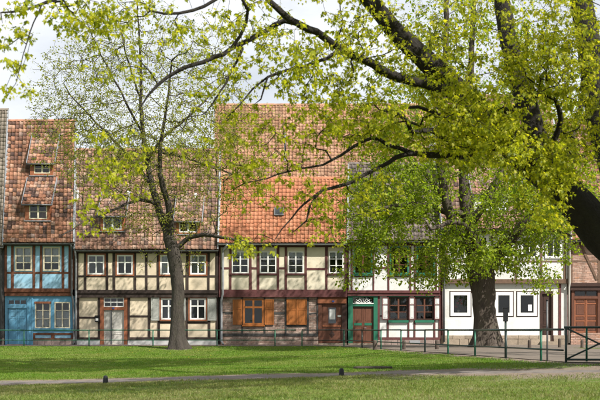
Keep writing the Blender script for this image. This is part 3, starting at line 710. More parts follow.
# ================================================================== cream house with dark timbers
h = house('timber_house', 'wide cream house with blackish timbers and grey shutters behind the slim tree', 76, 218)
pl = roof(h, 75.5, 218.5, 249.5, 150, 56, 'tile_mottled_pale', tops=(76.6, 220.5), over=0.34)
bx(h, 'top_plate', 76.5, 218, 250.5, 253.5, YU, 0.3, 'timber_black', 0.006)
W = [(88, 104.8, 255, 274.6), (117.3, 133.2, 255, 274.6), (160.4, 176.4, 255, 274.6), (190.4, 206.2, 255, 274.6)]
storey(h, YU, 253, 291, [77.4, 85.4, 107.4, 114.2, 135.2, 146.6, 158.4, 178.6, 187.4, 208.6, 216.8], [(276.4, 78, 217, 1.8)], W, 'timber_black', 'cream')
for i, w_ in enumerate(W): window(h, *w_, YU, 2, (0.36, 1), 'paint_white', inset=0.0, fw=1.5, mw=0.9, surround='wood_redbrown', sw=1.4, curtain=('curtain_dark' if i < 2 else 'lace', 0.0, 1.0) if i != 1 else ('curtain_dark', 0, 0.3))
jetty(h, 76.5, 218, 290, 297.6, YU, 'timber_black')
O = [(100.2, 127.4, 297, 346), (161, 176.2, 298.4, 319.6), (189.8, 205.8, 298.4, 319.6)]
storey(h, YF, 297, 338, [78, 99, 128.6, 149.2, 158.6, 178.4, 186.6, 209.2, 217], [(317.6, 79, 99), (316.4, 128.6, 149), (322.6, 158.6, 178.4), (322.6, 186.6, 209), (317, 149.2, 158.6), (317, 178.4, 186.6)], O, 'timber_black', 'cream')
bx(h, 'sill_beam', 77, 99.8, 337.4, 340, YF - 0.02, 0.25, 'timber_black', 0.006); bx(h, 'sill_beam', 127.8, 218, 337.4, 340, YF - 0.02, 0.25, 'timber_black', 0.006)
bx(h, 'plinth', 77, 99.8, 340, 346.5, YF - 0.05, 0.3, 'plinth_white', 0.004); bx(h, 'plinth', 127.8, 218, 340, 346.5, YF - 0.05, 0.3, 'plinth_white', 0.004)
for i in (1, 2): window(h, *O[i], YF, 2, (0.34, 1), 'paint_white', inset=0.0, fw=1.5, mw=0.9, surround='wood_redbrown', sw=1.5, sill='wood_redbrown', curtain=('curtain_dark', 0.36, 1.0))
for (a, c) in ((151.2, 159.4), (177.9, 185.6), (207.6, 216.4)):
    s_ = leaf_panel(h, 'shutter', a, c, 297.4, 320.6, YF - 0.055, 'paint_grey', (304.5,), fr=0.8, d=0.045)
# brown door case with a two-leaf grey door
bx(h, 'door_jamb', 100.2, 103.6, 297.2, 346, YF - 0.015, 0.2, 'wood_redbrown', 0.004); bx(h, 'door_jamb', 124, 127.4, 297.2, 346, YF - 0.015, 0.2, 'wood_redbrown', 0.004)
bx(h, 'door_head', 103.6, 124, 307, 310, YF - 0.012, 0.2, 'wood_redbrown', 0.004)
window(h, 103.6, 124, 297.4, 307, YF, 3, (0.5, 1), 'paint_white', inset=0.02, fw=1.0, mw=0.7)
bx(h, 'house_number_plate', 112.2, 114.4, 307.6, 309.2, YF - 0.03, 0.02, 'plate_blue')
leaf_panel(h, 'door', 103.8, 110.9, 310.2, 345, YF + 0.06, 'paint_greywhite', (334,), fr=0.9, d=0.05); leaf_panel(h, 'door', 111.7, 123.8, 310.2, 345, YF + 0.07, 'paint_greywhite', (334,), fr=1.0, d=0.05)
MB().box(P(110.8), P(111.8), YF + 0.02, YF + 0.11, Q(345), Q(310.2)).build('door_gap', 'zinc_dark', h)  # dark strip painted in for the shaded gap between the leaves
MB().tube([(P(112.6), YF + 0.07, Q(327)), (P(112.6), YF + 0.0, Q(327)), (P(114.8), YF + 0.0, Q(327))], 0.014, 6).build('handle', 'zinc', h)
bx(h, 'doorstep', 100, 127.6, 344.6, 346.4, YF - 0.3, 0.5, 'stone_pink', 0.004)
dormer(h, pl, 100.5, 124, 231, 214, 190, (103.2, 121.6, 215.6, 229.6), 'tile_mottled_pale', cheek='wood_redbrown', frame='paint_white', rows=(1.0,))
dormer(h, pl, 176.5, 200, 234, 219, 196, (179.2, 197.4, 221, 232.4), 'tile_mottled_pale', cheek='wood_redbrown', frame='paint_white', rows=(1.0,))
pipe(h, 'downpipe', [(P(76.6), YF - 0.42, Q(251)), (P(76.8), YF - 0.40, Q(253)), (P(76.6), YU - 0.07, Q(257)), (P(76.6), YU - 0.07, Q(294)), (P(76.2), YF - 0.09, Q(300)), (P(76.2), YF - 0.09, Q(345))], 0.05, 'zinc')
for (a, py) in ((128, 200), (195.5, 202), (77.5, 199)):
    y, z = on_roof(pl, py); X = (a - CX) * y / F
    MB().tube([(X, y, z - 0.1), (X, y - 0.02, z + 0.38)], 0.06, 10).tube([(X, y - 0.02, z + 0.36), (X, y - 0.02, z + 0.46)], [0.09, 0.05], 10).build('vent_pipe', 'paint_white', h)

# ================================================================== house with the orange roof and brick ground floor
h = house('timber_house', 'house with bright orange roof, maroon timbers, brick ground floor and orange shutters', 218.5, 347)
pl = roof(h, 218.5, 347, 243, 178.5, 54, 'tile_orange', tops=(220.5, 348.5), over=0.36, verge='zinc', gut='zinc')
bx(h, 'top_plate', 219, 346.6, 244.5, 247.5, YU, 0.3, 'timber_maroon', 0.006)
W = [(232, 248.8, 251.6, 273.4), (260, 276.2, 251.6, 273.4), (288, 303.6, 251.6, 273.4), (328.8, 343.4, 251.6, 273.4)]
storey(h, YU, 247, 290.6, [(220, 2.0), 230.4, 250.6, 258, 278, 286, 305.6, 326.4, 345.6], [(274.6, 229, 251), (274.6, 257, 279), (274.6, 285, 306.4), (274.6, 326, 346), (268.4, 250.6, 258), (268.4, 278, 286), (269.2, 305.6, 326.4), (268.4, 220, 230.4)], W, 'timber_maroon', 'cream_pale')
for w_ in W: window(h, *w_, YU, 2, (0.33, 0.66, 1), 'paint_white', inset=0.0, fw=1.1, mw=0.6, cm=1.4, sill='timber_maroon', curtain=('lace', 0.0, 0.25))
jetty(h, 219, 347, 289.8, 297.2, YU, 'timber_maroon', two=False)
O = [(243, 263.8, 298.6, 325), (286.4, 306.8, 299, 325), (318, 346.8, 297, 346)]
storey(h, YF, 297, 334, [(221.6, 1.8), (242.2, 1.6), (264.6, 1.6), (285.6, 1.8), (307.8, 1.8), (317.4, 1.6)], [(313.2, 222, 242), (313.2, 264.6, 285.6), (314, 307.8, 317.4), (326.2, 242.2, 264.6), (326.2, 285.6, 307.8)], O, 'timber_grey', 'mortar', bricks='brick_pink', rec=0.02)
bx(h, 'sill_beam', 220.6, 318.2, 333.4, 336.4, YF - 0.02, 0.25, 'timber_grey', 0.006)
bx(h, 'plinth', 220.6, 318.2, 336.4, 346.4, YF + 0.012, 0.3, 'mortar'); bricks_in(h, [(P(220.8), P(318), Q(346.4), Q(336.4))], YF - 0.01, 'brick_pink')
window(h, 243, 263.8, 298.6, 325, YF, 2, (0.30, 1), 'wood_orange', inset=-0.03, fw=1.9, mw=1.2, sill='wood_orange')
for (a, c) in ((232.8, 242.2), (264.6, 274)): leaf_panel(h, 'shutter', a, c, 299.6, 324.8, YF - 0.06, 'wood_orange', (309,), fr=0.9, d=0.045)
for (a, c) in ((286.6, 296.5), (296.8, 306.6)): leaf_panel(h, 'shutter', a, c, 299.4, 324.8, YF - 0.05, 'wood_orange', (309.5,), fr=0.9, d=0.045)
bx(h, 'door_head', 317.6, 346.4, 299.4, 303.4, YF - 0.06, 0.25, 'wood_redbrown', 0.004); bx(h, 'lintel', 317.6, 346.6, 297, 299.4, YF + 0.02, 0.2, 'wood_redbrown', 0.004)
bx(h, 'door_jamb', 318.4, 321.8, 303.4, 343.6, YF, 0.2, 'wood_door_brown', 0.004); bx(h, 'door_jamb', 341.8, 346.8, 303.4, 343.6, YF, 0.2, 'wood_dark', 0.004)
bx(h, 'house_number_plate', 332, 334.2, 300.6, 302.2, YF - 0.078, 0.02, 'plate_blue')
mb = MB()
for (a, c, y0, y1) in [(321.8, 328.4, 303.4, 343), (336, 341.8, 303.4, 343), (328.4, 336, 303.4, 307.6), (328.4, 336, 323.4, 343)]: mb.box(P(a), P(c), YF + 0.07, YF + 0.12, Q(y1), Q(y0))
dr = mb.build('door', 'wood_door_brown', h)
MB().box(P(328.4), P(336), YF + 0.10, YF + 0.105, Q(323.4), Q(307.6)).build('pane', 'glass', dr)
MB().box(P(329.6), P(335.2), YF + 0.088, YF + 0.094, Q(319.4), Q(309.4)).build('notice', 'paper', dr)
MB().box(P(322.6), P(341), YF + 0.04, YF + 0.09, Q(326.8), Q(325)).build('ledge', 'wood_redbrown', dr)
c_ = (P(332), Q(334.4)); MB().poly([(c_[0] - 0.14, YF + 0.062, c_[1]), (c_[0], YF + 0.062, c_[1] - 0.2), (c_[0] + 0.14, YF + 0.062, c_[1]), (c_[0], YF + 0.062, c_[1] + 0.2), (c_[0], YF + 0.04, c_[1])], [(0, 1, 4), (1, 2, 4), (2, 3, 4), (3, 0, 4)]).build('diamond_ornament', 'wood_dark', dr)
for (a, c, y0, y1) in ((323, 327, 306, 322), (337.2, 341, 318, 322)): MB().box(P(a), P(c), YF + 0.055, YF + 0.075, Q(y1), Q(y0)).build('door_moulding', 'wood_door_brown', dr)
MB().box(P(337.6), P(341.2), YF + 0.04, YF + 0.075, Q(317), Q(315.2)).build('letter_slot', 'paint_grey', dr)
bx(h, 'doorstep', 318.4, 346.6, 343.4, 346.2, YF - 0.3, 0.5, 'sandstone', 0.006)
pipe(h, 'downpipe', [(P(228), YF - 0.45, Q(244.6)), (P(227), YF - 0.43, Q(246.5)), (P(223.4), YU - 0.08, Q(250)), (P(223), YU - 0.07, Q(254)), (P(223), YU - 0.07, Q(294)), (P(221.6), YF - 0.09, Q(300)), (P(221.6), YF - 0.09, Q(341)), (P(223.5), YF - 0.25, Q(344))], 0.055, 'zinc')
y, z = on_roof(pl, 213.5); X = (279 - CX) * y / F; u = pl['up']; n_ = (-u[1], u[0])
def slope_box(X0, X1, a, b2, t0, t1, name, mat, parent):
    pts = [(y + u[0] * a + n_[0] * t0, z + u[1] * a + n_[1] * t0), (y + u[0] * b2 + n_[0] * t0, z + u[1] * b2 + n_[1] * t0), (y + u[0] * b2 + n_[0] * t1, z + u[1] * b2 + n_[1] * t1), (y + u[0] * a + n_[0] * t1, z + u[1] * a + n_[1] * t1)]
    return MB().prism_x(pts, X0, X1).build(name, mat, parent)
sk = slope_box(X - 0.24, X + 0.24, -0.25, 0.25, -0.05, 0.17, 'roof_hatch', 'zinc_dark', h); slope_box(X - 0.19, X + 0.19, -0.2, 0.2, 0.17, 0.175, 'pane', 'glass', sk)

# ================================================================== tall old roof behind
YB = 69.5
def PB(px): return (px - CX) * YB / F
h = thing('old_house', 'taller building behind the orange roof, only its faded orange tiled roof showing', 'house', (PB(330), YB + 3, 0))
plb = roof(h, PB(212.5), PB(440), 186, 105, 54, 'tile_old_orange', tops=(215, 434), over=0.3, yw=YB, xpix=False, verge='zinc', gutter=False)
MB().box(PB(214), PB(438.5), YB, YB + 0.35, 0, plb['ze'] - 0.1).build('wall_front', 'grey_plaster', h)
y, z = on_roof(plb, 160); X = (285 - CX) * y / F
MB().tube([(X, y - 0.1, z - 0.6), (X, y - 0.1, z + 1.5)], 0.05, 8).build('vent_pipe', 'zinc', h)

# ================================================================== white house with green trim
h = house('timber_house', 'white house with maroon timbers, bright green trim and grey-brown roof', 347.5, 440)
pl = roof(h, 347, 440.5, 240.5, 164, 55, 'tile_grey', tops=(348.5, 437), over=0.36, gut='zinc_dark')
bx(h, 'top_plate', 347.6, 440, 242.5, 246, YU, 0.3, 'timber_maroon', 0.006)
W = [(353.6, 372, 246.6, 274.4), (389.6, 408.6, 246.6, 274.4), (416.4, 434.4, 246.6, 274.4)]
storey(h, YU, 245.5, 291, [(348.2, 1.6), (351.6, 1.6), (373.4, 1.8), (388.2, 1.8), (410.2, 1.8), (414.6, 1.6), (436, 1.8), (439.4, 1.6)], [(276, 351.6, 373.4), (276, 388, 410.4), (276, 414.6, 436), (268, 373.4, 388.2), (268, 410.2, 414.6)], W, 'timber_maroon', 'white_plaster')
for w_ in W: window(h, *w_, YU, 2, (0.36, 0.68, 1), 'paint_green', 'wood_door_brown', inset=-0.02, fw=1.5, mw=0.8, cm=1.6, sill='paint_green')
jetty(h, 347.6, 440, 290.4, 296, YU, 'timber_maroon')
O = [(347.6, 377.6, 294, 346), (389, 408, 295, 321), (415.4, 433.6, 295, 321)]
storey(h, YF, 295, 338.4, [(378.6, 1.8), (388, 1.6), (408.8, 1.6), (414.6, 1.6), (434.4, 1.8), (439.6, 1.8)], [(321.6, 388, 408.8, 1.4), (321.6, 414.6, 434.4, 1.4), (316, 378.6, 388, 1.4)], O, 'timber_maroon', 'white_plaster')
bx(h, 'sill_beam', 377.8, 440.2, 337.4, 339.8, YF - 0.02, 0.25, 'timber_maroon', 0.006)
for i in (1, 2):
    a, c = O[i][:2]
    window(h, a, c, 297.2, 320, YF, 2, (0.34, 0.67, 1), 'wood_dark', 'wood_door_brown', inset=0.01, fw=1.4, mw=0.8, cm=1.6, curtain=('curtain_dark', 0, 0.9))
    bx(h, 'window_head', a - 0.6, c + 0.6, 294.4, 297.1, YF - 0.035, 0.15, 'paint_green', 0.002); bx(h, 'window_sill', a - 0.6, c + 0.6, 320.2, 322.6, YF - 0.06, 0.15, 'paint_green', 0.002)
for (a, c) in ((381.8, 388.6), (408.8, 414.8), (434.2, 440.2)): leaf_panel(h, 'shutter', a, c, 297.4, 319.6, YF - 0.075, 'timber_maroon', (304.8,), 'white_plaster', fr=0.9, d=0.04)
bx(h, 'door_jamb', 348.2, 352.8, 297.2, 344.6, YF - 0.03, 0.22, 'paint_green', 0.002); bx(h, 'door_jamb', 373.6, 377.6, 297.2, 344.6, YF - 0.03, 0.22, 'paint_green', 0.002)
bx(h, 'door_head', 348, 377.8, 294.2, 297.2, YF - 0.05, 0.24, 'paint_green', 0.002); bx(h, 'transom_bar', 352.8, 373.6, 303.8, 306.4, YF - 0.02, 0.2, 'paint_green', 0.002)
bx(h, 'transom_trim', 352.8, 373.6, 303.0, 303.9, YF - 0.04, 0.1, 'paint_white')
fl = MB().box(P(352.8), P(373.6), YF + 0.06, YF + 0.065, Q(303.8), Q(297.2)).build('fanlight', 'glass', h)
for k in range(7):                                     # white fan tracery over the door
    an = R(12 + 26 * k); c0 = (P(363.2), Q(303.6)); MB().bar((c0[0] + 0.09 * math.cos(an), YF + 0.03, c0[1] + 0.05 * math.sin(an)), (c0[0] + 0.44 * math.cos(an), YF + 0.03, c0[1] + min(0.29, 0.30 * math.sin(an) + 0.02)), 0.022, 0.02).build('tracery_ray', 'paint_white', fl)
arc = [(P(363.2) + 0.36 * math.cos(t), YF + 0.035, Q(303.7) + 0.24 * math.sin(t)) for t in np.linspace(0, math.pi, 12)]
MB().tube(arc, 0.012, 5).build('tracery_arc', 'paint_white', fl)
for (a, c) in ((352.9, 363.0), (363.4, 373.5)):
    dl = leaf_panel(h, 'door', a, c, 306.4, 343.4, YF + 0.06, 'wood_door_brown', (322.4, 326.2), fr=1.0, d=0.05)
    MB().box(P(a + 1.2), P(c - 1.2), YF + 0.05, YF + 0.08, Q(325.4), Q(323)).build('green_panel', 'paint_green', dl)
MB().tube([(P(364.4), YF + 0.07, Q(328)), (P(364.4), YF, Q(328)), (P(366.4), YF, Q(328))], 0.014, 6).build('handle', 'zinc', h)
xx = 377.8
while xx < 440:
    w_ = random.uniform(5, 9); bx(h, 'plinth_stone', xx, min(xx + w_ - 0.3, 440), 340, 346, YF - 0.03 + random.uniform(0, 0.02), 0.25, 'stone_pink', 0.012); xx += w_
bx(h, 'doorstep', 348, 377.6, 343.4, 346.2, YF - 0.3, 0.5, 'sandstone', 0.006)
bx(h, 'cellar_vent', 409.5, 420, 340.4, 343, YF - 0.05, 0.05, 'zinc')
# ================================================================== white plastered house behind the big lime tree
h = house('timber_house', 'white plastered house with white framed square windows behind the thick trunk', 441, 568)
pl = roof(h, 441, 569, 229, 96, 55, 'tile_mottled_pale', over=0.45, wall='white_plaster', gut='zinc_dark')
bx(h, 'top_plate', 441.4, 568.6, 230.5, 233.6, YU, 0.3, 'timber_brown', 0.006)
W = [(449.4, 465.6, 235.4, 258.6), (472, 488, 235.4, 258.6), (496, 512, 235.4, 258.6), (520.4, 537.6, 235.4, 258.6), (544.6, 561.6, 235.4, 258.6)]
storey(h, YU, 233, 280, [(442.6, 2), (446.6, 2), (468.8, 2), (491.8, 2), (515.8, 2), (541, 2.2), (564.4, 2.2), (567.8, 1.6)], [(261.4, 446, 566, 1.8)], W, 'timber_brown', 'white_plaster')
for w_ in W: window(h, *w_, YU, 2, (1.0,), 'paint_white', inset=-0.02, fw=2.4, mw=0.8, cm=1.2)
jetty(h, 441.4, 568.6, 279.4, 283.4, YU, 'timber_brown', two=False)
O = [(449.6, 471.6, 291, 317), (494, 514, 291, 317), (516.4, 538, 291, 317), (540.2, 553.4, 291, 342)]
storey(h, YF + 0.05, 282, 335.4, [(442, 1.8), (568, 1.8)], [], O, 'timber_maroon', 'white_plaster', rec=0.0, panel='plaster_panel')
for i, w_ in enumerate(O[:3]):
    a, c, y0, y1 = w_
    w = window(h, a + 0.9, c - 0.9, y0 + 0.9, y1 - 0.9, YF + 0.05, 1, (1.0,), 'paint_white', inset=-0.03, fw=3.4, surround='wood_dark', sw=0.9, surround_out=0.0)
    if i == 2: MB().box(P(528.2), P(532), YF + 0.036, YF + 0.040, Q(311), Q(304.6)).build('notice', 'paper', w)
bx(h, 'door_jamb', 540.2, 542.2, 291, 342, YF + 0.03, 0.2, 'wood_dark', 0.003); bx(h, 'door_jamb', 551.6, 553.4, 291, 342, YF + 0.03, 0.2, 'wood_dark', 0.003); bx(h, 'door_head', 542.2, 551.6, 291, 294, YF + 0.035, 0.2, 'wood_dark', 0.003)
leaf_panel(h, 'door', 542.2, 551.6, 294, 341.4, YF + 0.12, 'wood_dark', (312, 326), fr=1.0, d=0.05)
bx(h, 'maroon_strip', 558.8, 561.2, 284, 341, YF + 0.02, 0.1, 'timber_maroon', 0.004)
for row, (y0, y1) in enumerate(((335.4, 339.2), (339.2, 346))):
    xx = 441.4 - 4 * row
    while xx < 568.4:
        w_ = random.uniform(8, 13); a, c = max(xx, 441.4), min(xx + w_ - 0.35, 568.4)
        if c - a > 1 and not (c > 540 and a < 553.4): bx(h, 'plinth_stone', a, c, y0, y1 - 0.25, YF - 0.01 + random.uniform(0, 0.02), 0.25, 'sandstone', 0.008)
        elif c > 540 and a < 540.2: bx(h, 'plinth_stone', a, 540, y0, y1 - 0.25, YF - 0.01, 0.25, 'sandstone', 0.008)
        elif c > 553.6: bx(h, 'plinth_stone', 553.6, c, y0, y1 - 0.25, YF - 0.01, 0.25, 'sandstone', 0.008)
        xx += w_
bx(h, 'plinth', 441.4, 568.4, 335.2, 346.4, YF + 0.08, 0.2, 'mortar')
bx(h, 'doorstep', 540, 554, 341.4, 346, YF - 0.25, 0.5, 'sandstone', 0.005)
dormer(h, pl, 474, 508, 210, 192, 168, (481, 501, 194, 208), 'tile_mottled_pale', cheek='white_plaster', frame='paint_white', rows=(1.0,))
dormer(h, pl, 527, 560, 210, 192, 168, (534, 554, 194, 208), 'tile_mottled_pale', cheek='white_plaster', frame='paint_white', rows=(1.0,))
pipe(h, 'downpipe', [(P(444), YF - 0.5, Q(230)), (P(444), YF - 0.48, Q(232.5)), (P(444.2), YU - 0.08, Q(237)), (P(444.2), YU - 0.08, Q(279)), (P(443.8), YF - 0.06, Q(287)), (P(443.8), YF - 0.06, Q(342))], 0.05, 'zinc_dark')
pipe(h, 'downpipe', [(P(568.6), YF - 0.5, Q(230)), (P(568.6), YF - 0.48, Q(232.5)), (P(568.6), YU - 0.1, Q(237)), (P(568.6), YU - 0.1, Q(283)), (P(568.6), YF - 0.08, Q(288)), (P(568.6), YF - 0.08, Q(343))], 0.055, 'paint_greywhite')

# ================================================================== brick house at the right edge
h = house('timber_house', 'brick and timber house with panelled brown double door at the right edge', 570, 660)
pl = roof(h, 569.5, 680, 240, 120, 55, 'tile_mottled', over=0.4, gut='zinc_dark')
bx(h, 'top_plate', 570, 680, 241.5, 245, YU, 0.3, 'timber_brown', 0.006)
storey(h, YU, 244, 284, [(571, 2), (598.6, 2.2), (622, 2.2), (645, 2.2), (668, 2.2), (679, 2)], [(261.4, 571, 679, 1.8)], [], 'timber_brown', 'mortar', bricks='brick_orange', rec=0.02)
MB().bar((P(580.4), YU - 0.012, Q(245)), (P(596.6), YU - 0.012, Q(280)), 0.11, 0.12).build('brace', 'timber_brown', h)
jetty(h, 570, 680, 283, 290.4, YU, 'wood_dark')
bx(h, 'door_jamb', 571.6, 574.4, 290.4, 333, YF - 0.01, 0.2, 'wood_door_brown', 0.004); bx(h, 'door_jamb', 597.6, 600.6, 290.4, 333, YF - 0.01, 0.2, 'wood_door_brown', 0.004); bx(h, 'transom_bar', 574.4, 597.6, 296.4, 298.6, YF - 0.005, 0.2, 'wood_door_brown', 0.004)
window(h, 574.4, 597.6, 290.6, 296.4, YF, 2, (1.0,), 'wood_dark', inset=0.03, fw=0.8)
for (a, c) in ((574.5, 585.9), (586.2, 597.5)): leaf_panel(h, 'door', a, c, 298.6, 332.6, YF + 0.05, 'wood_redbrown', (303.5, 316, 321), 'wood_door_brown', fr=1.2, d=0.05)
bricks_in(h, [(P(570.2), P(600.6), Q(346), Q(333))], YF - 0.14, 'brick_orange'); bx(h, 'step_core', 570.2, 600.6, 333, 346.4, YF - 0.11, 0.4, 'mortar')
bx(h, 'wall_panel', 600.6, 680, 290.4, 346.4, YF + 0.04, 0.3, 'mortar'); bricks_in(h, [(P(600.8), P(679.5), Q(346), Q(290.6))], YF + 0.015, 'brick_orange')

# ------------------------------------------------------------------ trees
def smooth_path(pts, step):
    """Catmull-Rom through (Vector, radius) control points"""
    out = []
    n = len(pts)
    for i in range(n - 1):
        p0, p1, p2, p3 = pts[max(i - 1, 0)], pts[i], pts[i + 1], pts[min(i + 2, n - 1)]
        k = max(1, int((p2[0] - p1[0]).length / step))
        for q in range(k):
            t = q / k; t2, t3 = t * t, t * t * t
            v = 0.5 * ((2 * p1[0]) + (p2[0] - p0[0]) * t + (2 * p0[0] - 5 * p1[0] + 4 * p2[0] - p3[0]) * t2 + (3 * p1[0] - p0[0] - 3 * p2[0] + p3[0]) * t3)
            out.append((v, p1[1] + (p2[1] - p1[1]) * t))
    out.append(pts[-1])
    return out

class Tree:
    """nodes with parents; limbs are drawn by hand, twigs grow from the nearest wood to every leaf cluster"""
    def __init__(s): s.p = []; s.par = []; s.r = []; s.fix = []
    def node(s, p, par, r, fix): s.p.append(np.array(p, float)); s.par.append(par); s.r.append(r); s.fix.append(fix); return len(s.p) - 1
    def limb(s, pts, step=0.35, root=False, wob=0.0):
        path = smooth_path(pts, step); par = -1; i0 = 0
        if not root:
            P_ = np.array(s.p); par = int(np.argmin(((P_ - np.array(path[0][0])) ** 2).sum(1))); i0 = 1
        for k, (v, r) in enumerate(path[i0:]):
            j = Vector((random.uniform(-1, 1), random.uniform(-1, 1), random.uniform(-1, 1))) * wob
            par = s.node(v + j, par, r, True)
    def grow(s, A, alpha=0.12, seg=0.30, jit=0.10, sag=0.04, tip=0.0035, maxfix=None):
        A = np.asarray(A); P_ = np.array(s.p); ln = np.zeros(len(P_))
        best = np.full(len(A), 1e9); bi = np.zeros(len(A), int)
        for i0 in range(0, len(P_), 400):
            d = np.sqrt(((A[:, None, :] - P_[None, i0:i0 + 400]) ** 2).sum(2)); k = d.argmin(1); v = d[np.arange(len(A)), k]
            up = v < best; best[up] = v[up]; bi[up] = k[up] + i0
        done = np.zeros(len(A), bool); s.tips = np.zeros(len(A), int); s.tdir = np.zeros((len(A), 3))
        L = list(ln)
        for _ in range(len(A)):
            c = np.where(done, 1e9, best); a = int(c.argmin()); done[a] = True
            b0 = bi[a]; p0 = s.p[b0]; p1 = A[a]; dist = np.linalg.norm(p1 - p0)
            k = max(1, int(dist / seg)); par = b0; new = []
            # leave the parent wood along a compromise of its own direction
            gp = s.par[b0]; dirp = (p0 - s.p[gp]) if gp >= 0 else np.array([0, 0, 1.0]); dirp = dirp / (np.linalg.norm(dirp) + 1e-9)
            ctrl = p0 + dirp * dist * 0.33 + np.array([0, 0, 0.10 * dist])
            for q in range(1, k + 1):
                t = q / k; v = (1 - t) ** 2 * p0 + 2 * t * (1 - t) * ctrl + t * t * p1
                if q < k: v = v + rng.normal(0, jit * seg, 3)
                par = s.node(v, par, tip, False); L.append(L[s.par[par]] + dist / k); new.append(par)
            s.tips[a] = par; s.tdir[a] = (p1 - s.p[s.par[par]])
            NP = np.array([s.p[i] for i in new]); d = np.sqrt(((A[:, None, :] - NP[None]) ** 2).sum(2)) + alpha * np.array([L[i] for i in new])[None]
            kk = d.argmin(1); v = d[np.arange(len(A)), kk]; up = v < best; best[up] = v[up]; bi[up] = np.array(new)[kk[up]]
        # pipe model radii
        n = len(s.p); acc = np.zeros(n); ex = 2.35
        for i in range(n - 1, -1, -1):
            own = max(acc[i], tip ** ex)
            if not s.fix[i]: s.r[i] = own ** (1 / ex)
            if s.par[i] >= 0: acc[s.par[i]] += s.r[i] ** ex if not s.fix[i] else 0.0
        for i in range(n):                              # twigs never thicker than their bearer
            if not s.fix[i] and s.par[i] >= 0: s.r[i] = min(s.r[i], s.r[s.par[i]] * 0.9)
    def mesh(s, rmin, rmax, lobes=None):
        n = len(s.p); ch = [[] for _ in range(n)]
        for i in range(n):
            if s.par[i] >= 0: ch[s.par[i]].append(i)
        cont = [-1] * n
        for i in range(n):
            if ch[i]:
                fx = [c for c in ch[i] if s.fix[c]]
                if s.fix[i] and fx: cont[i] = min(fx)if min(fx) == i + 1 else max(fx, key=lambda c: s.r[c])
                else: cont[i] = max(ch[i], key=lambda c: s.r[c])
        starts = [i for i in range(n) if s.par[i] < 0 or cont[s.par[i]] != i]
        V, Fc = [], []; base = 0
        for st in starts:
            chain = ([s.par[st]] if s.par[st] >= 0 else []) + [st]
            while cont[chain[-1]] >= 0: chain.append(cont[chain[-1]])
            r0 = s.r[st]
            if not (rmin <= r0 < rmax): continue
            rs = [s.r[i] for i in chain]
            if s.par[st] >= 0: rs[0] = rs[1] * (1.05 if not s.fix[st] else 1.1)
            sides = 20 if r0 > 0.3 else (12 if r0 > 0.09 else (6 if r0 > 0.02 else (4 if r0 > 0.008 else 3)))
            pts = np.array([s.p[i] for i in chain]); m = len(pts)
            tan = np.gradient(pts, axis=0) if m > 1 else np.array([[0, 0, 1.0]]); tan /= (np.linalg.norm(tan, axis=1)[:, None] + 1e-9)
            up = np.array([1.0, 0, 0]) if abs(tan[0][0]) < 0.8 else np.array([0, 1.0, 0])
            an = np.arange(sides) * 2 * np.pi / sides; ph = rng.uniform(0, 6.28, 4)
            for i in range(m):
                a = up - tan[i] * up.dot(tan[i]); a /= np.linalg.norm(a) + 1e-9; up = a; b_ = np.cross(tan[i], a)
                rr = np.full(sides, rs[i])
                if r0 > 0.06:
                    rr = rr * (1 + 0.05 * np.sin(3 * an + ph[0] + i * 0.25) + 0.04 * np.sin(5 * an + ph[1] - i * 0.4) + 0.03 * rng.normal(0, 1, sides))
                    if lobes and st == starts[0]:
                        z = pts[i][2] - pts[0][2]; fl = math.exp(-z / lobes[1]); rr = rr * (1 + lobes[0] * fl * (0.55 + 0.45 * np.sin(5 * an + 1.0)))
                V.append(pts[i] + np.cos(an)[:, None] * rr[:, None] * a + np.sin(an)[:, None] * rr[:, None] * b_)
            for i in range(m - 1):
                q0 = base + i * sides + np.arange(sides); q1 = base + i * sides + (np.arange(sides) + 1) % sides
                Fc.append(np.stack([q0, q1, q1 + sides, q0 + sides], 1))
            base += m * sides
        return np.concatenate(V), np.concatenate(Fc)

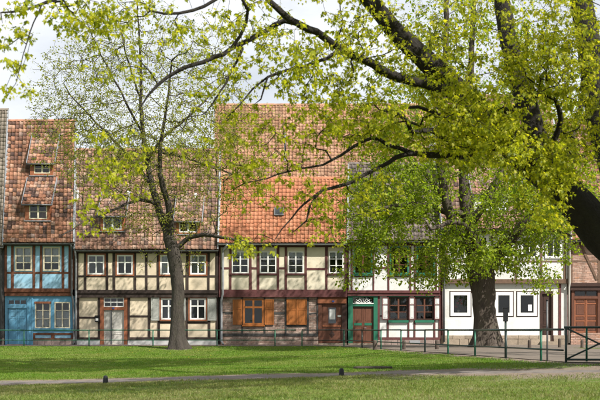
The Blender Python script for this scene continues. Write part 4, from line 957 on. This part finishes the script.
MAPLE = (np.array([(0, 0, 0), (0.30, -0.10, 0.02), (0.26, 0.14, 0.05), (0.52, 0.34, -0.04), (0.24, 0.42, 0.05), (0.0, 0.95, -0.10), (-0.24, 0.42, 0.05), (-0.52, 0.34, -0.04), (-0.26, 0.14, 0.05), (-0.30, -0.10, 0.02), (0, 0.36, 0.0)]),
         np.array([(10, 0, 1), (10, 1, 2), (10, 2, 3), (10, 3, 4), (10, 4, 5), (10, 5, 6), (10, 6, 7), (10, 7, 8), (10, 8, 9), (10, 9, 0)]))
OVAL = (np.array([(0, 0, 0), (0.30, 0.28, 0.06), (0.28, 0.62, 0.05), (0, 1.0, -0.06), (-0.28, 0.62, 0.05), (-0.30, 0.28, 0.06)]), np.array([(0, 1, 2), (0, 2, 3), (0, 3, 4), (0, 4, 5)]))
def leaves(name, C, per, spread, size, tmpl, mat, parent, droop=0.4, sag=0.0):
    """leaf-sized faces round every twig tip"""
    tv, tf = tmpl; C = np.repeat(np.asarray(C), per, 0); n = len(C)
    o = rng.normal(0, 1, (n, 3)); o *= (spread * rng.random(n) ** 0.5 / (np.linalg.norm(o, axis=1) + 1e-9))[:, None]
    o[:, 2] = o[:, 2] * 0.8 - sag
    pos = C + o; sc = size * rng.uniform(0.4, 1.4, n)
    d = o / (np.linalg.norm(o, axis=1)[:, None] + 1e-9) + rng.normal(0, 0.5, (n, 3)); d[:, 2] -= droop; d /= np.linalg.norm(d, axis=1)[:, None]
    nn = rng.normal(0, 0.55, (n, 3)) + np.array([0, 0, 1.0]); nn -= d * (nn * d).sum(1)[:, None]; nn /= np.linalg.norm(nn, axis=1)[:, None] + 1e-9
    sd = np.cross(d, nn)
    V = pos[:, None, :] + sc[:, None, None] * (tv[None, :, 0:1] * sd[:, None] + tv[None, :, 1:2] * d[:, None] + tv[None, :, 2:3] * nn[:, None])
    Fc = (tf[None] + (np.arange(n) * len(tv))[:, None, None]).reshape(-1, 3)
    return mk(name, V.reshape(-1, 3), Fc, mat, parent, origin=WL[parent.name], kind='stuff')

def clump(q, s):
    return math.sin(q[0] * s + 1.7 * math.sin(q[2] * s * 0.9)) + math.sin(q[2] * s * 1.2 + 1.3 * math.sin(q[1] * s)) + math.sin(q[1] * s * 1.1 + 1.5 * math.sin(q[0] * s * 1.3 + 2))
def blob(px, py, rx, ry, Y0, Y1, n, hollow=0.0, cs=0.0, ct=-0.3):
    """points filling an ellipsoid given by its picture outline and its depth range; cs = scale of the gaps between clumps"""
    out = []; Yc, ry_ = (Y0 + Y1) / 2, (Y1 - Y0) / 2
    while len(out) < n:
        v = rng.normal(0, 1, 3); v /= np.linalg.norm(v); v *= (hollow + (1 - hollow) * rng.random()) ** (1 / 2.2)
        Y = Yc + v[1] * ry_; q = S(px + v[0] * rx, py + v[2] * ry, Yc)
        if cs and clump((q.x, Y, q.z), cs) < ct: continue
        out.append((q.x, Y, q.z))
    return np.array(out)
def L_(Y, *c): return [(S(px, py, Y if not isinstance(Y, (list, tuple)) else Y[i]), w / 2 * (Y if not isinstance(Y, (list, tuple)) else Y[i]) / F) for i, (px, py, w) in enumerate(c)]

def finish(name, label, T, C, bark, leaf, tmpl, per, spread, size, droop, sag=0.0, lobes=None, flag=0.07):
    root = thing(name, label, 'tree', tuple(T.p[0]))
    v, f = T.mesh(flag, 9e9, lobes); mk('trunk', v, f, bark, root, origin=T.p[0], smooth=True)
    v, f = T.mesh(0.0, flag); mk('branches', v, f, bark, root, origin=T.p[0], smooth=True, kind='stuff')
    leaves('crown', C, per, spread, size, tmpl, leaf, root, droop, sag)
    return root

# ---- slim tree in front of the cream house (sparse young leaves)
Yt = 56.0; bz = float(gz((177 - CX) * Yt / F, Yt)); base_py = HY + (CZ - bz) * F / Yt
T = Tree()
T.limb(L_(Yt, (178, base_py + 2, 17), (177, 335, 14.5), (177, 315, 13), (178, 290, 12.5), (176, 268, 13), (173, 250, 13.5), (169, 238, 11.5)), 0.25, root=True, wob=0.01)
D = lambda *d: [Yt + k for k in d]
T.limb(L_(D(0, 0, .1, .2, .3, .2, 0, -.1, -.2, -.3), (169, 238, 8), (163, 222, 7.5), (158, 205, 7), (152, 185, 6.4), (147, 160, 5.2), (143, 135, 4.4), (141, 105, 3.6), (141, 70, 2.6), (139, 35, 1.8), (137, 0, 1.2)), 0.3, wob=0.02)
T.limb(L_(D(0, -.2, -.5, -.9, -1.2, -1.5, -1.8), (170, 240, 7.5), (171, 222, 7), (167, 200, 6.2), (161, 180, 5.2), (160, 150, 4), (166, 110, 2.6), (172, 60, 1.6)), 0.3, wob=0.02)
T.limb(L_(D(0, -.1, -.4, -.7, -1), (175, 252, 5.2), (186, 240, 4.8), (203, 235, 4), (225, 238, 3), (252, 243, 1.8)), 0.25, wob=0.02)
T.limb(L_(D(0, .3, .9, 1.5, 2.2), (152, 186, 4), (138, 168, 3.4), (118, 145, 2.8), (92, 118, 2), (68, 92, 1.3)), 0.3, wob=0.03)
T.limb(L_(D(0, -.4, -1, -1.7, -2.4), (158, 206, 3.6), (140, 200, 3), (112, 210, 2.4), (85, 222, 1.8), (62, 236, 1.2)), 0.3, wob=0.03)
T.limb(L_(D(0, .5, 1.2, 2, 2.8), (147, 160, 3.2), (163, 138, 2.8), (190, 115, 2.2), (214, 92, 1.6), (232, 70, 1.1)), 0.3, wob=0.03)
T.limb(L_(D(0, -.5, -1.1, -1.8), (143, 134, 2.8), (125, 100, 2.2), (105, 62, 1.6), (90, 30, 1.0)), 0.3, wob=0.03)
T.limb(L_(D(0, .4, .9, 1.3), (160, 152, 2.6), (185, 158, 2.2), (215, 168, 1.7), (240, 176, 1.2)), 0.3, wob=0.03)
T.limb(L_(D(0, .3, .8), (141, 100, 2.2), (128, 60, 1.7), (118, 20, 1.1)), 0.3, wob=0.03)
A = np.concatenate([blob(140, 100, 114, 102, 51.5, 60.5, 2300, 0.1), blob(165, 175, 104, 62, 52.5, 59, 1000, 0.1), blob(82, 130, 55, 80, 53, 59, 480), blob(230, 150, 62, 70, 53, 59, 420), blob(165, 225, 60, 22, 54, 58, 130), blob(175, 260, 45, 18, 54.5, 57.5, 35)])
T.grow(A, 0.22, 0.32, 0.10, tip=0.0072)
slim = finish('park_tree', 'slim forked tree with sparse tiny young leaves in front of the cream house', T, A, 'bark_grey', 'leaf_young', OVAL, 10, 0.17, 0.082, 0.2, lobes=(0.75, 0.35), flag=0.09)

# ---- thick lime tree in front of the white house
Yt = 53.0; T = Tree()
T.limb(L_(Yt, (486, 348, 23), (486, 336, 22.5), (485, 322, 22), (484, 305, 22), (483, 288, 23), (480, 270, 27), (478, 256, 27)), 0.22, root=True, wob=0.01)
D = lambda *d: [Yt + k for k in d]
T.limb(L_(D(0, 0, .2, .4, .4, .3, .2), (478, 258, 17), (472, 238, 15), (466, 205, 12), (464, 165, 9), (468, 110, 7), (472, 50, 6), (474, -40, 4)), 0.35, wob=0.03)
T.limb(L_(D(0, -.3, -.5, -.8, -1.0, -1.0, -.8), (484, 272, 15), (497, 256, 13), (515, 235, 11), (537, 210, 9.5), (556, 180, 7.5), (575, 130, 5.5), (590, 60, 3.5)), 0.35, wob=0.03)
T.limb(L_(D(0, -.4, -1, -1.4, -1.6, -1.4), (474, 254, 13), (460, 236, 11), (446, 200, 9), (440, 150, 7.5), (445, 80, 6.5), (447, -30, 4.5)), 0.35, wob=0.03)
T.limb(L_(D(0, .8, 1.6, 2.3, 2.8), (470, 225, 9), (490, 195, 7.5), (508, 150, 6), (520, 95, 4.5), (528, 30, 3)), 0.35, wob=0.03)
T.limb(L_(D(0, -.8, -1.6, -2.4), (452, 215, 7), (428, 205, 5), (398, 205, 3.5), (365, 215, 2)), 0.3, wob=0.03)
T.limb(L_(D(0, .3, .8, 1.4), (446, 200, 6), (422, 170, 4.5), (395, 150, 3.2), (365, 145, 2)), 0.3, wob=0.03)
T.limb(L_(D(0, -.6, -1.4), (520, 230, 5), (545, 228, 3.6), (572, 236, 2)), 0.3, wob=0.03)
T.limb(L_(D(0, -1.4, -2.6, -3.4), (476, 250, 8), (470, 232, 6.5), (455, 222, 5), (430, 230, 3)), 0.3, wob=0.03)
A = np.concatenate([blob(468, 190, 128, 86, 48, 58, 1750, 0.15, 1.8, 0.1), blob(480, 100, 125, 90, 48, 58, 1150, 0.1, 1.6), blob(400, 232, 66, 50, 49.5, 55, 430, 0.1, 2.2, 0.0), blob(535, 228, 54, 48, 49.5, 55, 380, 0.1, 2.2, 0.0), blob(470, 255, 70, 30, 50.5, 55.5, 210, 0, 2.2, 0.1), blob(364, 228, 30, 50, 50.5, 54.5, 150, 0, 2.2, 0.0),
    blob(545, 195, 62, 60, 49.5, 56, 480, 0, 1.8), blob(395, 170, 62, 58, 50, 57, 520, 0, 1.8), blob(470, -20, 110, 60, 48, 58, 350), blob(482, 248, 44, 30, 49, 52, 130, 0, 1.9), blob(352, 262, 20, 26, 51, 54, 40, 0, 2.2), blob(425, 280, 30, 14, 50.5, 53.5, 50), blob(540, 280, 26, 16, 50.5, 53.5, 50)])
T.grow(A, 0.22, 0.38, 0.10, tip=0.0045)
lime = finish('park_tree', 'thick-trunked lime tree in full fresh leaf in front of the white house', T, A, 'bark_brown', 'leaf_lime', OVAL, 10, 0.24, 0.125, 0.6, lobes=(0.85, 0.42), flag=0.10)

# ---- big old maple standing just outside the frame on the right, its boughs crossing the top of the picture
tx, ty = 7.8, 26.6; tz = float(gz(tx, ty))
T = Tree()
VR = lambda X, Y, Z, r: (Vector((X, Y, Z)), r)
T.limb([VR(tx, ty, tz - 0.1, 0.78), VR(tx, ty, tz + 0.5, 0.74), VR(tx - 0.05, ty, tz + 1.3, 0.72), VR(tx - 0.2, ty, tz + 2.0, 0.74), VR(tx - 0.3, ty, tz + 2.6, 0.62)], 0.25, root=True, wob=0.015)
Y0 = 26.6
T.limb([VR(tx - 0.1, ty, tz + 1.9, 0.46)] + L_([26.5, 26.3, 26.0, 25.7, 25.4, 25.0, 24.6, 24.2, 23.8], (612, 243, 40), (580, 207, 36), (548, 176, 32), (515, 147, 28), (478, 112, 27), (440, 75, 22), (402, 38, 18.5), (374, 6, 16), (340, -35, 12)), 0.25, wob=0.012)
T.limb(L_([26.0, 26.3, 26.6, 26.8, 27, 27.2], (556, 186, 22), (540, 150, 23), (527, 105, 21), (514, 65, 19), (505, 20, 17), (496, -60, 12)), 0.25, wob=0.012)
T.limb([VR(tx - 0.2, ty, tz + 2.4, 0.42)] + L_([27, 27.4, 27.8, 28.2, 28.5], (618, 175, 34), (600, 110, 28), (592, 60, 25), (583, 10, 22), (572, -70, 16)), 0.3, wob=0.012)
T.limb([VR(tx - 0.2, ty, tz + 2.4, 0.45), VR(tx + 1.2, ty - 0.6, tz + 5, 0.36), VR(tx + 2.0, ty - 1.0, tz + 8, 0.25), VR(tx + 2.4, ty - 1.2, tz + 12, 0.12)], 0.4, wob=0.02)
T.limb([VR(tx - 0.2, ty, tz + 2.2, 0.4), VR(tx - 0.6, ty - 2.2, tz + 4.6, 0.3), VR(tx - 2.0, ty - 4.4, tz + 7.2, 0.2), VR(tx - 4.0, ty - 6.5, tz + 9.2, 0.1)], 0.4, wob=0.02)
T.limb([VR(*S(496, -60, 27.2), 0.13), VR(4.8, 29.5, 12.4, 0.10), VR(3.6, 32.0, 13.8, 0.07), VR(1.0, 34.5, 14.6, 0.04)], 0.4, wob=0.03)
# high bough going left over the lawn
T.limb(L_([24.9, 24.4, 23.9, 23.4, 22.9, 22.5, 22.2, 21.9], (455, 92, 10), (424, 84, 9.5), (397, 77, 9.5), (372, 64, 8.5), (342, 50, 7.5), (317, 33, 7), (290, 18, 6.5), (262, -8, 5)), 0.2, wob=0.02)
T.limb(L_([22.5, 22.2, 21.9, 21.6, 21.3, 21.1], (291, 18, 5.2), (266, 30, 5), (240, 44, 4.8), (214, 58, 4.5), (184, 68, 4), (158, 84, 3.4)), 0.2, wob=0.015)
T.limb(L_([21.1, 20.9, 20.8], (158, 84, 3.2), (148, 96, 2.4), (138, 112, 1.0)), 0.2, wob=0.015)
T.limb(L_([21.7, 21.5, 21.3, 21.1], (246, 40, 3.2), (232, 70, 2.6), (220, 92, 2), (206, 112, 1.2)), 0.2, wob=0.02)
T.limb(L_([21.8, 21.5, 21.2, 20.9, 20.6, 20.3], (236, 45, 3.4), (248, 10, 3.2), (230, -8, 4), (205, 6, 3.6), (180, 14, 3), (150, 10, 2.2)), 0.2, wob=0.02)
T.limb(L_([23.8, 23.3, 22.8, 22.0, 21.2, 20.4, 19.6, 19.0, 18.5], (362, -12, 9), (320, -40, 8), (270, -55, 7.5), (210, -52, 6.5), (150, -40, 5.6), (95, -20, 4.6), (62, -4, 4), (30, 8, 2.8), (0, 12, 1.6)), 0.25, wob=0.02)
T.limb(L_([19.2, 18.9, 18.6, 18.4, 18.3], (44, 2, 2), (34, 22, 1.6), (26, 44, 1.2), (20, 66, 0.9), (16, 84, .7)), 0.2, wob=0.01)
T.limb(L_([22.8, 22.5, 22.2, 21.9, 21.7], (342, 50, 3.6), (318, 62, 3.2), (292, 70, 3), (268, 76, 2.6), (262, 98, 1.6)), 0.2, wob=0.02)
T.limb(L_([22.0, 21.8, 21.6, 21.5], (270, 74, 2.2), (252, 90, 1.9), (240, 104, 1.5), (228, 118, 1)), 0.2, wob=0.02)
# low bough: from the great limb across to the orange roof
T.limb(L_([25.6, 25.1, 24.7, 24.3, 24.0, 23.7, 23.4, 23.1, 22.9, 22.7], (508, 142, 10), (470, 154, 8), (438, 155, 6.5), (404, 154, 5), (380, 167, 4), (346, 184, 3.5), (322, 191, 3), (305, 204, 2.2), (292, 218, 1.6), (274, 240, 0.9)), 0.2, wob=0.015)
T.limb(L_([23.4, 23.2, 23.0, 22.9], (322, 191, 3), (310, 205, 2.4), (306, 220, 1.8), (292, 234, 1)), 0.2, wob=0.015)
T.limb(L_([24.4, 24.1, 23.8, 23.5, 23.2, 22.9, 22.6], (412, 154, 5), (388, 144, 4.2), (372, 138, 3.6), (350, 150, 3), (322, 164, 2.4), (288, 172, 1.8), (236, 186, 1)), 0.2, wob=0.02)
T.limb(L_([24.9, 24.5, 24.2, 23.9, 23.7], (455, 150, 6.5), (432, 130, 6), (412, 134, 5), (408, 120, 4), (385, 108, 2.6)), 0.2, wob=0.02)
T.limb(L_([25.0, 24.7, 24.4, 24.2], (478, 112, 6), (450, 118, 5), (418, 108, 3.6), (380, 112, 2)), 0.2, wob=0.02)
T.limb(L_([26.0, 25.4, 24.9, 24.6], (540, 168, 8), (560, 120, 5.5), (548, 95, 4.5), (505, 110, 3)), 0.2, wob=0.02)
hv = rng.normal(0, 1, (1300, 3)); hv *= (rng.random(1300) ** 0.4 / np.linalg.norm(hv, axis=1))[:, None]; high = np.array([3.6, 33.5, 14.6]) + hv * np.array([8.5, 6.0, 3.0])   # unseen upper crown above the frame, placed so it shades the lawn
hv = rng.normal(0, 1, (300, 3)); hv *= (rng.random(300) ** 0.4 / np.linalg.norm(hv, axis=1))[:, None]; side = np.where(np.arange(300)[:, None] % 2 == 0, np.array([[13.2, 32.8, 9.8]]), np.array([[9.3, 23.6, 7.0]])) + hv * np.where(np.arange(300)[:, None] % 2 == 0, np.array([[4.3, 4.8, 3.8]]), np.array([[1.9, 1.6, 1.5]]))   # unseen foliage right of the frame, added to shade gravel and great limb
near = []
while len(near) < 120:                                  # unseen clumps added overhead to throw shade on the near lawn
    v = rng.normal(0, 1, 3); v *= rng.random() ** 0.4 / np.linalg.norm(v); q = np.array([7.5, 20.0, 11.6]) + v * np.array([6.5, 3.6, 1.4])
    if clump(q, 1.1) > 0.1: near.append(q)
near = np.array(near)
A = np.concatenate([
    blob(475, 112, 95, 55, 22.8, 27, 640, 0.05, 2.6, 0.0), blob(548, 100, 75, 72, 23.5, 28, 680, 0.05, 2.6, -0.2), blob(430, 60, 95, 60, 22.5, 27.5, 340, 0.05, 2.6, 0.0), blob(380, 112, 80, 38, 22.2, 26, 230, 0.05, 2.6, 0.0),
    blob(545, 165, 62, 30, 23.2, 25.5, 170, 0, 2.8), blob(450, 140, 70, 34, 22.8, 25.2, 150, 0, 2.8), blob(475, 100, 50, 40, 22.4, 24.6, 90), blob(545, 20, 70, 40, 23, 29, 170),
    blob(350, 65, 70, 50, 21.6, 24.5, 190, 0, 3.0), blob(305, 95, 60, 50, 21.2, 24, 100, 0, 3.0), blob(265, 55, 60, 60, 20.6, 23, 95, 0, 3.0), blob(300, 10, 90, 40, 21, 24.5, 130, 0, 3.0),
    blob(185, 25, 70, 32, 19.8, 22.4, 75, 0, 3.0), blob(105, 12, 52, 20, 18.6, 20.8, 80), blob(75, 22, 30, 12, 18.4, 20.2, 24), blob(12, 36, 20, 34, 17.8, 19.4, 24), blob(22, 5, 26, 10, 18.2, 19.4, 12), blob(20, 78, 24, 24, 18, 19.2, 12),
    blob(215, 88, 40, 40, 20.6, 22.6, 46), blob(110, 62, 45, 30, 20, 22, 30), blob(112, 165, 48, 42, 20.4, 22.4, 70, 0, 3.2), blob(90, 215, 26, 24, 20.2, 21.6, 18),
    blob(280, 180, 50, 30, 22, 23.8, 60), blob(335, 130, 55, 30, 22, 24.5, 90), blob(240, 165, 35, 45, 21.6, 23.4, 48), blob(250, 245, 28, 18, 22, 23.4, 22), blob(322, 215, 34, 34, 22.4, 24, 44), blob(370, 190, 45, 28, 22.8, 24.8, 60),
    blob(250, 125, 50, 22, 21.5, 23.5, 46), blob(196, 150, 30, 28, 21, 22.6, 20),
    # crown above and beside the frame, plus the foliage added for shade
    blob(470, -90, 190, 90, 20, 31, 420), blob(250, -90, 160, 50, 19, 25, 160), blob(80, -60, 90, 40, 17.5, 21, 70), blob(700, 30, 90, 140, 20, 31, 330), blob(560, -60, 160, 110, 15, 22, 260), high, side, near, blob(560, 195, 44, 40, 22.6, 24.8, 110, 0, 2.8), blob(510, 140, 60, 46, 22.2, 24.2, 150, 0, 2.8), blob(560, 60, 56, 60, 22.4, 25.5, 170, 0, 2.6)])
T.grow(A, 0.10, 0.16, 0.10, tip=0.0046)
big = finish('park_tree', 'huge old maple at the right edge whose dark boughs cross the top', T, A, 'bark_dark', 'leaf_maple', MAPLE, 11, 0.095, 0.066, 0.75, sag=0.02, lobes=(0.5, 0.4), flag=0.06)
leaves('shade_crown', np.concatenate([high, side, near]), 46, 0.34, 0.13, MAPLE, 'leaf_maple', big, 0.5)  # extra dense unseen leaves, added to deepen the shade this foliage throws

# ------------------------------------------------------------------ railings, gate, small things
def pol(pts, r, name, mat, parent, n=8): return MB().tube(pts, r, n).build(name, mat, parent, smooth=True)
RH, RM = 0.735, 0.27
def railing(label, posts, mats, ext0=None, ext1=None):
    root = thing('railing', label, 'railing', (posts[0][0], posts[0][1], 0.0), 'tubular railing along the lawn')
    for k, (x, y) in enumerate(posts):
        pol([(x, y, -0.15), (x, y, RH - 0.01)], 0.028, 'post', mats[k % len(mats)], root)
    line = ([ext0] if ext0 else []) + list(posts) + ([ext1] if ext1 else [])
    for a, c in zip(line[:-1], line[1:]):
        s0 = random.uniform(-0.006, 0.006)
        pol([(a[0], a[1], RH + s0), (c[0], c[1], RH + s0)], 0.026, 'top_rail', mats[-1], root)
        pol([(a[0], a[1], RM), (c[0], c[1], RM)], 0.020, 'lower_rail', mats[-1], root)
    return root
def fpt(px, Y): return ((px - CX) * Y / F, Y)
railing('green tubular railing running level in front of the blue and cream houses', [fpt(p, 57.9) for p in (-41, 24, 89, 153, 217, 275)], ['rail_green'], ext0=(-30, 57.9), ext1=fpt(296, 57.9))
def diag(px): Y = 14.868 / ((px - CX) / 833.333 + 0.2059); return fpt(px, Y)
railing('darker railing running from the orange-roofed house towards the gate', [fpt(302, 57.7), fpt(344, 57.2)] + [diag(p) for p in (362, 381, 401, 425, 448, 475, 506, 541)], ['rail_green', 'rail_green', 'rail_dark'], ext1=(diag(565)[0] - 0.03, diag(565)[1] + 0.06))  # dark tone of this stretch is shade put into its colour
g0 = diag(566); g1 = (g0[0] + 1.45, g0[1] - 0.25)
gt = thing('park_gate', 'low dark gate with crossed braces at the right end of the railing', 'gate', (g0[0], g0[1], 0))
def gp(t, z): return (g0[0] + (g1[0] - g0[0]) * t, g0[1] + (g1[1] - g0[1]) * t, z)
for t in (0, 1): pol([gp(t, -0.15), gp(t, 0.80)], 0.028, 'post', 'rail_dark', gt)
pol([gp(0.31, 0.02), gp(0.31, 0.78)], 0.024, 'upright', 'rail_green', gt)
pol([gp(-0.03, 0.79), gp(1.03, 0.79)], 0.026, 'top_rail', 'rail_dark', gt); pol([gp(0.0, 0.06), gp(1.0, 0.06)], 0.024, 'bottom_rail', 'rail_dark', gt)
for (a, c) in ((gp(0.02, 0.76), gp(0.98, 0.08)), (gp(0.02, 0.08), gp(0.98, 0.76))):
    pol([a, c], 0.020, 'brace', 'rail_dark', gt)

x, y = fpt(505.6, 33.2)
sp = thing('sign_post', 'slim dark post carrying a small black box beside the lime trunk', 'post', (x, y, 0))
pol([(x, y, -0.15), (x, y, 1.05)], 0.030, 'pole', 'rail_dark', sp)
MB().box(x - 0.06, x + 0.06, y - 0.05, y + 0.05, 0.96, 1.30, 0.004).build('box', 'black_metal', sp); MB().box(x - 0.07, x + 0.07, y - 0.06, y + 0.06, 1.302, 1.33, 0.002).build('lid', 'black_metal', sp)
x, y = fpt(547.2, 29.6)
sp = thing('sign_post', 'thin grey bare pole standing behind the railing near the brown door', 'post', (x, y, 0))
pol([(x, y, -0.15), (x, y, 1.42)], 0.022, 'pole', 'zinc_dark', sp); pol([(x, y, 1.421), (x, y, 1.45)], 0.03, 'cap', 'black_metal', sp)

def bollard(px, py, w, hpx, label, cap=True):
    Y = CZ * F / (py - HY); x = (px - CX) * Y / F; r = w / 2 * Y / F; H = hpx * Y / F
    prof = [(r * 1.08, -0.1), (r * 1.06, 0.04), (r, H * 0.5), (r * 0.98, H - 0.05), (r * 0.8, H - 0.005), (r * 0.3, H)]
    n = 12; v = [(x + a * math.cos(k * 2 * math.pi / n) * random.uniform(0.96, 1.04), Y + a * math.sin(k * 2 * math.pi / n), z) for a, z in prof for k in range(n)]
    f = [(i * n + k, i * n + (k + 1) % n, (i + 1) * n + (k + 1) % n, (i + 1) * n + k) for i in range(len(prof) - 1) for k in range(n)] + [tuple(range((len(prof) - 1) * n, len(prof) * n))]
    tag(mk('bollard', v, f, 'stump_wood', smooth=True), label, 'bollard', 'short wooden bollards in front of the houses')
for a in [(529.5, 348.2, 3.4, 8.4, 'short wooden bollard left of the dark brown door step'), (559.6, 347.6, 3.2, 9, 'short wooden bollard right of the dark brown door'), (582, 348, 3, 8, 'short wooden bollard below the panelled double door'),
          (375, 349.2, 4, 9, 'short dark bollard beside the green door frame'), (404, 349.6, 3.4, 9.4, 'short dark bollard below the middle white shutter'), (437, 349.4, 4, 9.4, 'short dark bollard at the white houses corner')]: bollard(*a)

def path_stub(px, py, label):
    x, y, z = ground_hit(px, py); k = y / F; r = 2.6 * k; H = 8 * k
    prof = [(r, -0.05), (r, H * 0.35), (r * 0.92, H * 0.7), (r * 0.8, H * 0.9), (r * 0.5, H)]; n = 14
    v = [(x + a * math.cos(q * 2 * math.pi / n), y + a * math.sin(q * 2 * math.pi / n), z + zz) for a, zz in prof for q in range(n)]
    f = [(i * n + q, i * n + (q + 1) % n, (i + 1) * n + (q + 1) % n, (i + 1) * n + q) for i in range(len(prof) - 1) for q in range(n)] + [tuple(range((len(prof) - 1) * n, len(prof) * n))]
    tag(mk('path_stub', v, f, 'black_metal', smooth=True), label, 'marker', 'black stubs beside the path')
path_stub(105.5, 383.6, 'small black stub beside the path on the left'); path_stub(341.5, 376.2, 'small black stub beside the path near the log')
a = ground_hit(354, 369.4); c = ground_hit(392, 368.8)
pts = [(a[0] + (c[0] - a[0]) * t, a[1] + (c[1] - a[1]) * t, float(gz(a[0] + (c[0] - a[0]) * t, a[1] + (c[1] - a[1]) * t)) + 0.03) for t in np.linspace(0, 1, 9)]
tag(MB().tube(pts, [0.040, 0.046, 0.044, 0.047, 0.045, 0.044, 0.042, 0.036, 0.028], 10).build('log', 'log_wood', smooth=True), 'weathered dark log lying on the lawn beside the path', 'log')

# letter box, flower pot, watering
mbx = MB().box(P(95.2), P(99.2), YF - 0.13, YF - 0.02, Q(322), Q(316.6)); mbx.prism_x([(YF - 0.14, Q(316.4)), (YF - 0.02, Q(315.4)), (YF - 0.02, Q(316.5)), (YF - 0.14, Q(316.7))], P(94.9), P(99.5))
o = thing('letter_box', 'small black letter box fixed beside the grey door', 'letter box', ((P(97.2)), YF - 0.08, Q(322)))
MB().box(P(95.2), P(99.2), YF - 0.13, YF - 0.015, Q(322), Q(316.6)).build('box', 'black_metal', o)
MB().prism_x([(YF - 0.15, Q(316.5)), (YF - 0.015, Q(315.4)), (YF - 0.015, Q(316.3)), (YF - 0.15, Q(316.7))], P(94.9), P(99.5)).build('lid', 'black_metal', o)
MB().box(P(96), P(98.6), YF - 0.134, YF - 0.128, Q(320.8), Q(318.4)).build('label_plate', 'paper', o)
xp, zp = P(458.6), Q(312.4); yp = YF + 0.135
o = thing('flower_pot', 'pot with red flowers standing behind the left square window of the white house', 'flower pot', (xp, yp, zp))
MB().tube([(xp, yp, zp), (xp, yp, zp + 0.13)], [0.05, 0.07], 10).build('pot', 'paint_white', o)
for k in range(7):
    an = k * 0.9; tx_, tz_ = xp + 0.13 * math.cos(an), zp + 0.42 + 0.16 * math.sin(an * 1.7)
    MB().tube([(xp, yp, zp + 0.1), ((xp + tx_) / 2, yp, zp + 0.3), (tx_, yp - 0.03, tz_)], 0.008, 5).build('stem', 'stem_green', o)
    if k < 4: MB().tube([(tx_, yp - 0.07, tz_), (tx_, yp - 0.03, tz_ + 0.02), (tx_, yp, tz_ + 0.03)], [0.03, 0.085, 0.03], 7).build('blossom', 'petal_red', o)
    else: MB().tube([(tx_, yp - 0.07, tz_ - 0.05), (tx_, yp - 0.03, tz_ - 0.02), (tx_, yp, tz_)], [0.02, 0.09, 0.02], 5).build('leaf', 'stem_green', o)
